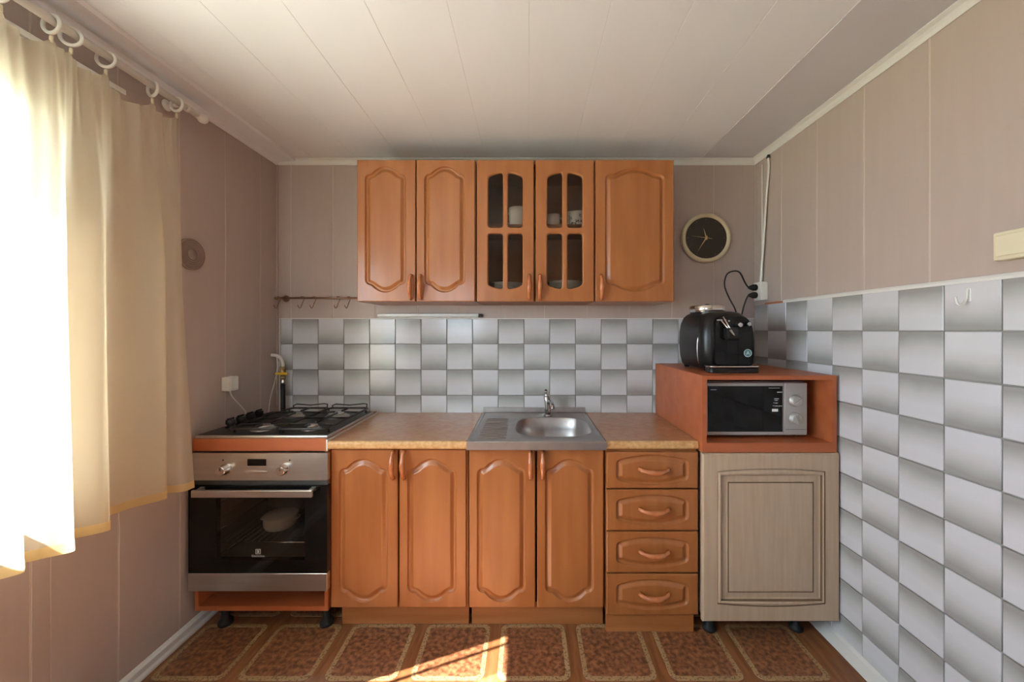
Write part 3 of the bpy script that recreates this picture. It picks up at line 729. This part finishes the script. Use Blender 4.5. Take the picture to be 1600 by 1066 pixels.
bm = B(); tube(bm, smoothpath([(fx+.004,fy-.010,SZ+.078), (fx+.010,fy-.05,SZ+.090), (fx+.014,fy-.11,SZ+.094), (fx+.015,fy-.150,SZ+.088), (fx+.015,fy-.162,SZ+.070)], 18), .0105, 12); obj('spout', bm, 'tap_metal', t)
bm = B(); tube(bm, smoothpath([(fx-.010,fy,SZ+.110), (fx-.011,fy+.002,SZ+.122), (fx-.012,fy-.004,SZ+.136), (fx-.013,fy-.012,SZ+.146)], 10), [.0125,.0115,.0105,.010,.0095,.009,.009,.009,.009,.007], 12); obj('lever', bm, 'chrome', t)

# ------------------------------------------------------------------ beige front appliance, microwave box, microwave
t = thing('undercounter_fridge', (1.03, -.3, 0), 'undercounter appliance behind a beige antiqued panel door on black feet', 'appliance')
boxobj('body', (.752, 1.305, -.610, -.06, .088, .799), 'appliance_grey', t)
x0, x1, z0, z1, yf = .7385, 1.3185, .086, .798, -.637
RT_ = [(.0,0,1), (-.0012,.0022,1), (-.0028,.0022,0), (-.006,-.0015,0), (-.011,-.001,0), (-.0135,.0035,1), (-.0165,.0045,0), (-.033,.0045,0), (-.040,.0030,1), (-.0415,.0030,0), (-.043,.0024,0)]
cxm, czm = (x0+x1)/2, (z0+z1)/2
def barrel(w, h, s):
    pts = [(cxm+w, czm-h), (cxm+w, czm+h)]
    for k in range(1, 30): u = 1-2*k/30; pts.append((cxm+w*u, czm+h+s*(1-u*u)))
    pts += [(cxm-w, czm+h), (cxm-w, czm-h)]
    for k in range(1, 30): u = -1+2*k/30; pts.append((cxm+w*u, czm-h-s*(1-u*u)))
    return pts
def panel_front():
    """frame-and-panel door: nested loops from a slightly barrelled outer line to square inner ones"""
    bm = B(); c = slab(bm, x0, x1, z0, z1, yf, .020, .006); n = 30
    def rect(w, h, s, y):
        pts = []
        for k in range(n): u = 1-2*k/n; pts.append((cxm+w*u, y, czm+h+s*(1-u*u)))
        for k in range(n): u = 1-2*k/n; pts.append((cxm-w, y, czm+h*u))
        for k in range(n): u = -1+2*k/n; pts.append((cxm+w*u, y, czm-h-s*(1-u*u)))
        for k in range(n): u = -1+2*k/n; pts.append((cxm+w, y, czm+h*u))
        return ring(bm, pts)
    w0, h0 = .228, .280
    spec = [(0,.012,0,1), (.0026,.012,.0035,0), (.005,.011,-.002,0), (.010,.006,-.005,0), (.014,.002,-.003,1), (.0175,0,.0065,0), (.022,0,.0085,0), (.042,0,.0070,0), (.046,0,.0050,1), (.0482,0,.0072,1), (.0504,0,.0042,0), (.055,0,.0036,0)]
    rs = [rect(w0-i, h0-i, s, yf+d) for i, s, d, _ in spec]
    for k in range(len(rs)-1):
        for i in range(4*n):
            j = (i+1) % (4*n); f = bm.faces.new((rs[k][i], rs[k][j], rs[k+1][j], rs[k+1][i])); f.material_index = spec[k][3]
    bm.faces.new(rs[-1])
    bmesh.ops.triangle_fill(bm, use_beauty=True, use_dissolve=False, edges=loop_edges(bm, c)+loop_edges(bm, rs[0]), normal=(0,-1,0))
    return bm
obj('door', panel_front(), ['beige_door', 'patina'], t, label='beige framed door panel with dark glazed grooves')
for x, y in ((.800,-.560), (1.185,-.560), (.800,-.12), (1.24,-.12)):
    bm = B(); lathe(bm, (x,y,0), [(.028,0), (.028,.012), (.014,.022), (.018,.075), (.030,.0878)], n=16); obj('foot', bm, 'black_rubber', t)

t = thing('microwave_shelf', (1.02, -.35, .801), 'open orange wood box shelf on the worktop holding the microwave', 'shelf box')
cx0, cx1, cy0, cy1, cz0, cz1, w = .7405, 1.3090, -.632, -.020, .8010, 1.127, .018
boxobj('top_panel', (cx0, cx1, cy0, cy1, cz1-w, cz1), 'cherry', t)
boxobj('bottom_panel', (cx0, cx1, cy0, cy1, cz0+.0, cz0+.040), 'cherry', t)
boxobj('side_panel', (cx0, cx0+w, cy0, cy1, cz0+.040, cz1-w), 'cherry', t)
boxobj('side_panel', (cx1-w, cx1, cy0, cy1, cz0+.040, cz1-w), 'cherry', t)
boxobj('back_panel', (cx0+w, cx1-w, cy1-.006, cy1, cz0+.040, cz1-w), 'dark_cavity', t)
mz = cz0+.040; mx0, mx1, my0 = .780, 1.236, -.550
t = thing('microwave', (1.0, -.38, mz), 'silver microwave oven with black glass door and two dials inside the box shelf', 'microwave')
boxobj('body', (mx0, mx1, my0+.012, -.20, mz+.012, mz+.248), 'appliance_grey', t, bev=.004)
pd = 1.128
d = boxobj('door', (mx0, pd+.004, my0-.012, my0+.0115, mz+.014, mz+.246), 'appliance_grey', t, bev=.003)
boxobj('window', (mx0+.014, pd-.004, my0-.0135, my0-.012, mz+.030, mz+.232), 'black_gloss', d)
cp = boxobj('control_panel', (pd+.006, mx1, my0-.010, my0+.0115, mz+.014, mz+.246), 'appliance_grey', t, bev=.003)
for z in (mz+.166, mz+.088):
    bm = B(); lathe(bm, (1.182, my0-.010, z), [(.0275,0), (.0265,-.003), (.024,-.004), (.0225,-.016), (.020,-.018)], 'y', 28); kb = obj('dial', bm, 'appliance_grey', cp)
    bm = B(); bx(bm, -.019, .019, -.003, .003, -.0028, .0028, bev=.001)
    bmesh.ops.rotate(bm, verts=bm.verts, cent=(0,0,0), matrix=Matrix.Rotation(-.6 if z > mz+.1 else 1.25, 3, 'Y')); bmesh.ops.translate(bm, verts=bm.verts, vec=(1.182, my0-.030, z)); obj('dial_grip', bm, 'chrome', kb)
boxobj('seam', (pd+.010, mx1-.004, my0-.0104, my0-.0098, mz+.0385, mz+.040), 'seal', cp)
bm = B(); gy_ = my0-.0138
for (a, b, z) in ((.100,.123,.205), (.086,.108,.176), (.088,.104,.169), (.083,.087,.158), (.088,.104,.157), (.081,.086,.145), (.088,.122,.144)):
    n = max(2, int((b-a)/.004))
    for k in range(n):
        u = 1.0+a+(b-a)*k/n; hh = .0016+.0008*((k*7) % 3) if z < .2 else .004
        bx(bm, u, u+(b-a)/n*.78, gy_-.0002, gy_+.0004, mz+z-hh/2, mz+z+hh/2)
obj('door_print', bm, 'white_print', d)
boxobj('badge', (1.077, 1.104, gy_-.0002, gy_+.0004, mz+.119, mz+.131), 'white_print', d, bev=.0002)
bm = B(); bx(bm, .806, .832, gy_-.0002, gy_+.0004, mz+.214, mz+.218); bx(bm, 1.062, 1.112, gy_-.0002, gy_+.0004, mz+.222, mz+.2245); obj('door_lettering', bm, 'grey_print', d)
for x, y in ((mx0+.03,my0+.04), (mx1-.03,my0+.04), (mx0+.03,-.24), (mx1-.03,-.24)):
    bm = B(); lathe(bm, (x,y,mz+.0003), [(.010,0), (.012,.012)], n=12); obj('foot', bm, 'black_rubber', t)

# ------------------------------------------------------------------ coffee machine
KZ = cz1+.0005; kcx = .920
t = thing('coffee_machine', (kcx, -.34, KZ), 'black rounded coffee machine with chrome lid on the orange box shelf', 'coffee machine')
def rr3(cx, cy, hx, hy, r, z, n=6): return [(x, y, z) for x, y in rrect(cx, cy, hx, hy, r, n)]
bm = B(); ky = -.330
prof = [(.0,.100,.150,.05), (.010,.108,.158,.055), (.05,.117,.165,.06), (.11,.121,.168,.06), (.17,.120,.166,.06), (.215,.114,.160,.06), (.245,.104,.148,.058), (.262,.088,.130,.055), (.270,.066,.105,.05)]
loft(bm, [ring(bm, rr3(kcx+.004, ky, a, b, r, KZ+.012+z)) for z, a, b, r in prof]); obj('housing', bm, 'black_plastic', t)
# flat front fascia standing proud of the rounded housing
bm = B(); fs = []
yf = ky-.166
pts = [(-.082,.030), (.098,.030), (.103,.10), (.101,.17), (.092,.215), (.074,.247), (.05,.258), (-.04,.258), (-.066,.250), (-.080,.22)]
pts = [(p.x, p.y) for p in resample(pts, 60, 2)]
r0 = ring(bm, [(kcx+.010+a, yf+.055, KZ+b) for a, b in pts]); r1 = ring(bm, [(kcx+.010+a, yf-.010, KZ+b) for a, b in pts]); r2 = ring(bm, [(kcx+.010+a*.97, yf-.014, KZ+.145+(b-.145)*.97) for a, b in pts])
loft(bm, [r0, r1, r2], smooth=False); fa = obj('front_panel', bm, 'black_gloss', t)
# side accent strips
for s in (-1, 1):
    bm = B(); q = [(kcx+.004+s*(.1225-.010*((k/10-.45)*2)**2), ky-.108, KZ+.035+.16*k/10) for k in range(11)]
    tube(bm, q, .0022, 6); obj('accent_strip', bm, 'chrome', t)
# drip tray with chrome lip
bm = B(); tr = [rr3(kcx+.008, yf-.010, .112, .034, .020, KZ+z) for z in (0, .004, .028)]
loft(bm, [ring(bm, q) for q in tr]); dt = obj('drip_tray', bm, 'black_plastic', t)
bm = B(); tube(bm, [(kcx+.008-.113, yf+.005, KZ+.0285), (kcx+.008-.112, yf-.028, KZ+.0285), (kcx+.008-.098, yf-.045, KZ+.0285), (kcx+.008, yf-.047, KZ+.0285), (kcx+.008+.098, yf-.045, KZ+.0285), (kcx+.008+.112, yf-.028, KZ+.0285), (kcx+.008+.113, yf+.005, KZ+.0285)], .0036, 8); obj('tray_lip', bm, 'chrome', dt)
# lid
bm = B(); lathe(bm, (kcx-.022, ky+.00, KZ+.279), [(.080,0), (.084,.004), (.084,.031), (.078,.036), (.03,.038), (.002,.038)], n=36)
lid = obj('lid', bm, 'chrome', t)
bm = B(); lathe(bm, (kcx-.022, ky+.00, KZ+.317), [(.012,0), (.012,.004), (.006,.006)], n=16); obj('lid_knob', bm, 'black_plastic', lid)
# spouts, wand, dials, emblem
bm = B(); bx(bm, kcx-.032, kcx+.028, yf-.050, yf-.013, KZ+.150, KZ+.205, bev=.010, seg=2); obj('dispenser', bm, 'black_plastic', t)
for k, (a, b) in enumerate((((-.048,.240), (-.008,.172)), ((-.036,.252), (-.004,.168)))):
    bm = B(); tube(bm, [(kcx+a[0], yf-.022, KZ+a[1]), (kcx+b[0], yf-.058, KZ+b[1]+.0)], .0035, 8); obj('steam_wand', bm, 'chrome', t)
boxobj('button_bar', (kcx-.070, kcx-.040, yf-.0165, yf-.0135, KZ+.246, KZ+.252), 'chrome', fa, bev=.001) if False else None
bm = B(); bx(bm, kcx-.062, kcx-.034, yf-.017, yf-.0135, KZ+.236, KZ+.241); obj('name_plate', bm, 'chrome', fa)
for (a, b, r) in ((.038,.216,.015), (.078,.220,.013)):
    bm = B(); lathe(bm, (kcx+a, yf-.0135, KZ+b), [(r*1.15,0), (r*1.1,-.004), (r*.9,-.006), (r*.85,-.016), (r*.7,-.018)], 'y', 20); kn = obj('dial', bm, 'black_plastic', fa)
    bm = B(); lathe(bm, (kcx+a, yf-.0316, KZ+b), [(r*.72,0), (r*.62,-.002)], 'y', 16); obj('dial_cap', bm, 'chrome', kn)
for (a, b) in ((-.022,.238), (-.006,.234)):
    bm = B(); lathe(bm, (kcx+a, yf-.0135, KZ+b), [(.005,0), (.004,-.003)], 'y', 12); obj('button', bm, 'chrome', fa)
ec = (kcx+.080, yf-.0142, KZ+.088)
bm = B(); lathe(bm, ec, [(.0185,0), (.0185,-.0012)], 'y', 28); em = obj('emblem', bm, 'teal', fa)
bm = B(); tube(bm, [(ec[0]+.0165*math.cos(2*PI*k/28), ec[1]-.0014, ec[2]+.0165*math.sin(2*PI*k/28)) for k in range(28)], .0010, 5, closed=True); obj('emblem_ring', bm, 'white_print', em)
text_mesh('emblem_letter', 'A', .022, (ec[0], ec[1]-.0016, ec[2]), 'white_print', em)
for x, y in ((kcx-.075,ky-.11), (kcx+.085,ky-.11), (kcx-.075,ky+.12), (kcx+.085,ky+.12)):
    bm = B(); lathe(bm, (x,y,KZ), [(.012,0), (.014,.013)], n=12); obj('foot', bm, 'black_rubber', t)

# ------------------------------------------------------------------ corner socket, plugs, cables
t = thing('double_socket', (XR, -.085, 1.46), 'white double wall socket in the corner above the coffee machine', 'socket')
boxobj('socket_box', (XR-.040, XR-.0005, -.122, -.050, 1.487, 1.590), 'white_plastic', t, bev=.004, seg=2)
for z in (1.560, 1.517):
    bm = B(); lathe(bm, (XR-.040, -.086, z), [(.021,0), (.021,-.003), (.018,-.003)], 'x', 24); obj('socket_ring', bm, 'white_plastic', t)
def plug(z, label, path):
    t = thing('power_plug', (XR-.043, -.086, z), label, 'plug')
    bm = B(); lathe(bm, (XR-.0432, -.086, z), [(.0155,0), (.018,-.004), (.018,-.020), (.012,-.034), (.007,-.045)], 'x', 18); obj('plug_body', bm, 'black_rubber', t)
    bm = B(); tube(bm, smoothpath(path, 40), .0042, 8); obj('cord', bm, 'black_rubber', t)
px = XR-.088
plug(1.560, 'upper black plug with cord looping up and over beside the coffee machine', [(px,-.086,1.560), (px-.018,-.086,1.585), (px-.055,-.085,1.650), (px-.115,-.082,1.640), (px-.132,-.08,1.575), (px-.105,-.08,1.50), (px-.072,-.085,1.43), (px-.07,-.10,1.34), (px-.09,-.10,1.24), (px-.125,-.13,1.22)])
plug(1.517, 'lower black plug with cord dropping straight down to the box shelf', [(px,-.086,1.517), (px-.012,-.086,1.495), (px-.030,-.086,1.44), (px-.042,-.090,1.37), (px-.03,-.10,1.25), (px-.03,-.11,1.14)])
bm = B(); tube(bm, smoothpath([(XR-.012,-.145,H-.052), (XR-.010,-.145,2.20), (XR-.014,-.130,2.05), (XR-.016,-.112,1.85), (XR-.020,-.100,1.70), (XR-.022,-.090,1.592)], 40), .0055, 8)
tag(obj('cable', bm, 'white_plastic', None, (XR-.02,-.10,1.59)), 'white cable hanging from the ceiling corner down to the double socket', 'cable')
bm = B(); tube(bm, [(XR-.004,-.075,1.60), (XR-.004,-.075,2.26)], .0035, 6); tag(obj('cable', bm, 'white_plastic', None, (XR-.004,-.075,1.60)), 'straight thin cable duct up the corner behind the white cable', 'cable duct')
bm = B(); lathe(bm, (XR-.012,-.145,H-.054), [(.010,0), (.010,.006), (.006,.018)], n=14); tag(obj('cable_grommet', bm, 'seal', None, (XR-.012,-.145,H-.054)), 'dark cable inlet under the ceiling trim at the corner', 'grommet')
t = thing('light_switch', (XR, -1.24, 1.518), 'cream surface-mounted switch on the panelled right wall above the tile trim', 'switch')
boxobj('switch_box', (XR-.034, XR-.0005, -1.285, -1.197, 1.512, 1.590), 'cream_plastic', t, bev=.004, seg=2)
boxobj('rocker', (XR-.040, XR-.034, -1.275, -1.207, 1.522, 1.580), 'cream_plastic', t, bev=.002)
hy, hz = -1.114, 1.418
t = thing('adhesive_hook', (XR-.006, hy, hz), 'small white adhesive hook on a white tile of the right wall', 'hook')
bm = B(); bx(bm, XR-.008, XR-.0058, hy-.006, hy+.006, hz-.012, hz+.028, bev=.0008); obj('base_plate', bm, 'ceramic', t)
bm = B(); tube(bm, smoothpath([(XR-.010,hy,hz+.024), (XR-.014,hy,hz-.005), (XR-.028,hy,hz-.022), (XR-.042,hy,hz-.016), (XR-.046,hy,hz+.002)], 14), .0035, 8); obj('hook_arm', bm, 'ceramic', t)

# ------------------------------------------------------------------ clock
cc = (1.033, 0, 1.855)
t = thing('wall_clock', (1.033, 0, 1.711), 'round wall clock with cream rim, dark face and gold hands', 'clock')
bm = B(); lathe(bm, cc, [(.132,-.0006), (.142,-.006), (.144,-.022), (.141,-.031), (.133,-.036), (.124,-.033), (.119,-.024)], 'y', 56, caps=False); obj('rim', bm, 'clock_rim', t)
bm = B(); lathe(bm, cc, [(.1215,-.001), (.1215,-.022)], 'y', 56); fc = obj('face', bm, 'clock_face', t)
def hand(dx, dz, wd, back, name):
    bm = B(); v = Vector((dx,0,dz)); L = v.length; u = v.normalized(); n = Vector((-u.z,0,u.x)); o = Vector((cc[0],-.0255,cc[2]))
    a = [o-u*back-n*wd*.6, o+n*-wd, o+u*L, o+n*wd, o-u*back+n*wd*.6]
    loft(bm, [ring(bm, a), ring(bm, [p+Vector((0,-.0012,0)) for p in a])], smooth=False); obj(name, bm, 'gold', t)
hand(-.017, .058, .0042, .012, 'hour_hand'); hand(-.050, -.078, .0036, .012, 'minute_hand'); hand(-.088, .012, .0016, .034, 'second_hand')
bm = B(); lathe(bm, (cc[0],-.0225,cc[2]), [(.006,0), (.006,-.006), (.003,-.007)], 'y', 16); obj('hub', bm, 'gold', t)
bm = B()
for k in range(12):
    a = 2*PI*k/12; bx(bm, cc[0]+.108*math.cos(a)-.002, cc[0]+.108*math.cos(a)+.002, -.0226, -.0221, cc[2]+.108*math.sin(a)-.002, cc[2]+.108*math.sin(a)+.002)
obj('hour_marks', bm, 'copper', fc)

# ------------------------------------------------------------------ hook rail and lamp
ry, rz_ = -.045, 1.504
t = thing('hook_rail', (-1.16, ry, rz_), 'thin brown metal utensil rail on the wall left of the wall cabinets', 'rail')
bm = B(); tube(bm, [(-1.452,ry,rz_), (-.868,ry,rz_)], .0062, 10); obj('rail_tube', bm, 'copper', t)
for x in (-1.415, -.905):
    bm = B(); lathe(bm, (x,0,rz_), [(.020,-.0006), (.019,-.006), (.008,-.010), (.007,ry)], 'y', 18); obj('bracket', bm, 'copper', t)
bm = B(); lathe(bm, (-1.4525,ry,rz_), [(.0062,0), (.009,.001), (.009,.014), (.0062,.015)], 'x', 14); obj('end_cap', bm, 'copper', t)
first = None
for i, x in enumerate((-1.432, -1.296, -1.228, -1.090, -1.030)):
    pts = [(0, -.004, .004), (0, -.0095, .006), (0,-.008,.0108), (0,.0,.0125), (0,.009,.009), (0,.009,-.004), (0,-.002,-.03), (0,-.008,-.046), (.001,-.016,-.054), (.002,-.024,-.046), (.002,-.026,-.036)]
    bm = B(); tube(bm, [(x+a-.004*0, ry+b, rz_-.004+c) for a, b, c in smoothpath(pts, 30)], .0026, 8)
    o = obj('rail_hook', bm, 'copper', None, (x, ry, rz_-.05)); o.rotation_euler.z = -.55
    tag(o, 'small S-shaped metal hook on the utensil rail, %s from the wall corner' % ('first', 'second', 'third', 'fourth', 'fifth')[i], 'hook', 'hooks on the utensil rail')
t = thing('strip_lamp', (-.57, -.02, 1.395), 'slim pale strip lamp on the wall under the wall cabinets', 'lamp')
boxobj('lamp_body', (-.872, -.285, -.032, -.0008, 1.399, 1.416), 'appliance_grey', t, bev=.002)
boxobj('diffuser', (-.868, -.289, -.030, -.006, 1.3925, 1.3988), 'lamp_diffuser', t, bev=.002)
bm = B(); lathe(bm, (-.285,-.018,1.404), [(.009,0), (.010,.004), (.010,.018), (.006,.022)], 'x', 16); obj('end_plug', bm, 'seal', t)

# ------------------------------------------------------------------ curtain rod, rings, curtain
rx, rzz = -1.385, 2.222
t = thing('curtain_rod', (rx, -1.5, rzz), 'cream round curtain rod with ball end above the window', 'curtain rod')
bm = B(); tube(bm, [(rx,-2.75,rzz), (rx,-.655,rzz)], .0125, 14); obj('rod_tube', bm, 'white_plastic', t)
bm = B(); lathe(bm, (rx,-.655,rzz), [(.012,0), (.014,.004), (.010,.010), (.017,.018), (.021,.030), (.018,.042), (.006,.050)], 'y', 20); obj('finial', bm, 'white_plastic', t)
for y in (-.70, -1.70, -2.6):
    bm = B(); tube(bm, [(XL+.001,y,rzz+.012), (rx-.004,y,rzz+.012)], .007, 8); tube(bm, [(rx,y-.008,rzz-.001), (rx,y+.008,rzz-.001)], .0135, 14); lathe(bm, (XL,y,rzz+.012), [(.022,.0006), (.020,.006), (.008,.008)], 'x', 16); obj('bracket', bm, 'white_plastic', t)
t = thing('curtain_rail', (-1.440, -1.5, 2.16), 'flat steel curtain track on the wall behind the cream rod', 'curtain rail')
boxobj('track', (-1.452, -1.430, -2.7, -.90, 2.160, 2.168), 'steel', t)
bm = B(); bm.free()
for a in (-1.454, -1.4305): boxobj('track_lip', (a, a+.0025, -2.7, -.90, 2.155, 2.172), 'white_plastic', t)
for y in (-.96, -1.9):
    boxobj('wall_clip', (XL+.0005, -1.453, y-.012, y+.012, 2.150, 2.176), 'white_plastic', t)
for k, y in enumerate((-.925, -.94, -.955, -.972, -.99)):
    bm = B(); tube(bm, [(-1.441,y,2.160), (-1.441,y,2.152), (-1.438,y+.003,2.146), (-1.434,y,2.142), (-1.438,y-.003,2.138), (-1.442,y,2.142)], .0014, 6)
    tag(obj('glider_hook', bm, 'white_plastic', None, (-1.441,y,2.14)), 'tiny white glider hook bunched at the end of the curtain track', 'hook', 'glider hooks on the curtain track')
ring_y = [-.748, -.847, -1.006, -1.104, -1.153, -1.262]
for k, y in enumerate(ring_y):
    t = thing('curtain_ring', (rx, y, rzz-.012), 'cream curtain ring with clip, %s from the ball end of the rod' % ('first', 'second', 'third', 'fourth', 'fifth', 'sixth')[k], 'curtain ring', 'rings on the curtain rod')
    bm = B(); c = Vector((rx, y, rzz-.0125)); ang = random.uniform(-.35, .35)
    tube(bm, [c+Vector((.0255*math.cos(a)*math.cos(ang), .0255*math.cos(a)*math.sin(ang), .0255*math.sin(a))) for a in [2*PI*i/28 for i in range(28)]], .0050, 8, closed=True); obj('ring', bm, 'white_plastic', t)
    bm = B(); bx(bm, rx-.004, rx+.004, y-.003, y+.003, rzz-.066, rzz-.047, bev=.001); obj('clip', bm, 'cream_plastic', t)

# curtain: gathered at the rings, deep folds at the hem
ZT, ZB = rzz-.062, .690
bot = [(-1.335,-.725), (-1.345,-.765), (-1.405,-.790), (-1.352,-.830), (-1.405,-.905), (-1.420,-.971), (-1.390,-1.015), (-1.318,-1.058), (-1.372,-1.108), (-1.385,-1.135), (-1.296,-1.172), (-1.342,-1.215), (-1.372,-1.245), (-1.312,-1.27), (-1.335,-1.303)]
mid = [(-1.360,-.752), (-1.358,-.782), (-1.408,-.802), (-1.350,-.836), (-1.402,-.905), (-1.412,-.975), (-1.380,-1.012), (-1.345,-1.052), (-1.382,-1.098), (-1.392,-1.130), (-1.330,-1.162), (-1.352,-1.205), (-1.385,-1.24), (-1.338,-1.27), (-1.350,-1.304)]
top = [(-1.385,-.748), (-1.379,-.785), (-1.391,-.82), (-1.385,-.847), (-1.374,-.90), (-1.396,-.96), (-1.385,-1.006), (-1.376,-1.045), (-1.394,-1.08), (-1.385,-1.104), (-1.378,-1.135), (-1.385,-1.158), (-1.394,-1.21), (-1.385,-1.262), (-1.380,-1.305)]
NU, NV = 260, 70
def P2(pp): return smoothpath([(a, b, 0) for a, b in pp], NU)
tp, md, bt = P2(top), P2(mid), P2(bot)
def cur(i, v):                                  # v: 0 top .. 1 bottom
    if v < .45: s = v/.45; p = tp[i].lerp(md[i], s*s*(3-2*s))
    else: s = (v-.45)/.55; p = md[i].lerp(bt[i], s)
    y = tp[i].y
    dd = sorted(ring_y, key=lambda q: abs(q-y))
    lo = max([q for q in ring_y if q <= y], default=None); hi = min([q for q in ring_y if q >= y], default=None)
    if lo is not None and hi is not None and hi-lo > 1e-6:
        u = (y-lo)/(hi-lo); sag = 4*u*(1-u)*(hi-lo)*.33
    else: sag = .03*min(1, abs(y-dd[0])/.04)
    z0 = ZT+.006-sag
    z = z0+(ZB-z0)*v
    # drag lines radiating from the clips near the top
    e = math.exp(-v*9); w = .010*e*math.sin(i*.42+v*16)*min(1, abs(y-dd[0])/.03)
    return Vector((p.x+w, p.y, z))
def sheet(v0, v1, nv, m, name, parent, dx=0, loc=None):
    bm = B(); g = [[bm.verts.new(cur(i, v0+(v1-v0)*j/nv)+Vector((dx,0,0))) for i in range(NU)] for j in range(nv+1)]
    for j in range(nv):
        for i in range(NU-1):
            f = bm.faces.new((g[j][i], g[j][i+1], g[j+1][i+1], g[j+1][i])); f.smooth = True
    return obj(name, bm, m, parent, loc)
t = thing('curtain', (-1.37, -1.03, ZB), 'sheer pale yellow curtain hanging in folds from cream rings at the window', 'curtain')
sheet(0, 1, NV, 'curtain', 'curtain_cloth', t)
sheet(.9795, .9998, 2, 'curtain_hem', 'hem', t, .0012)
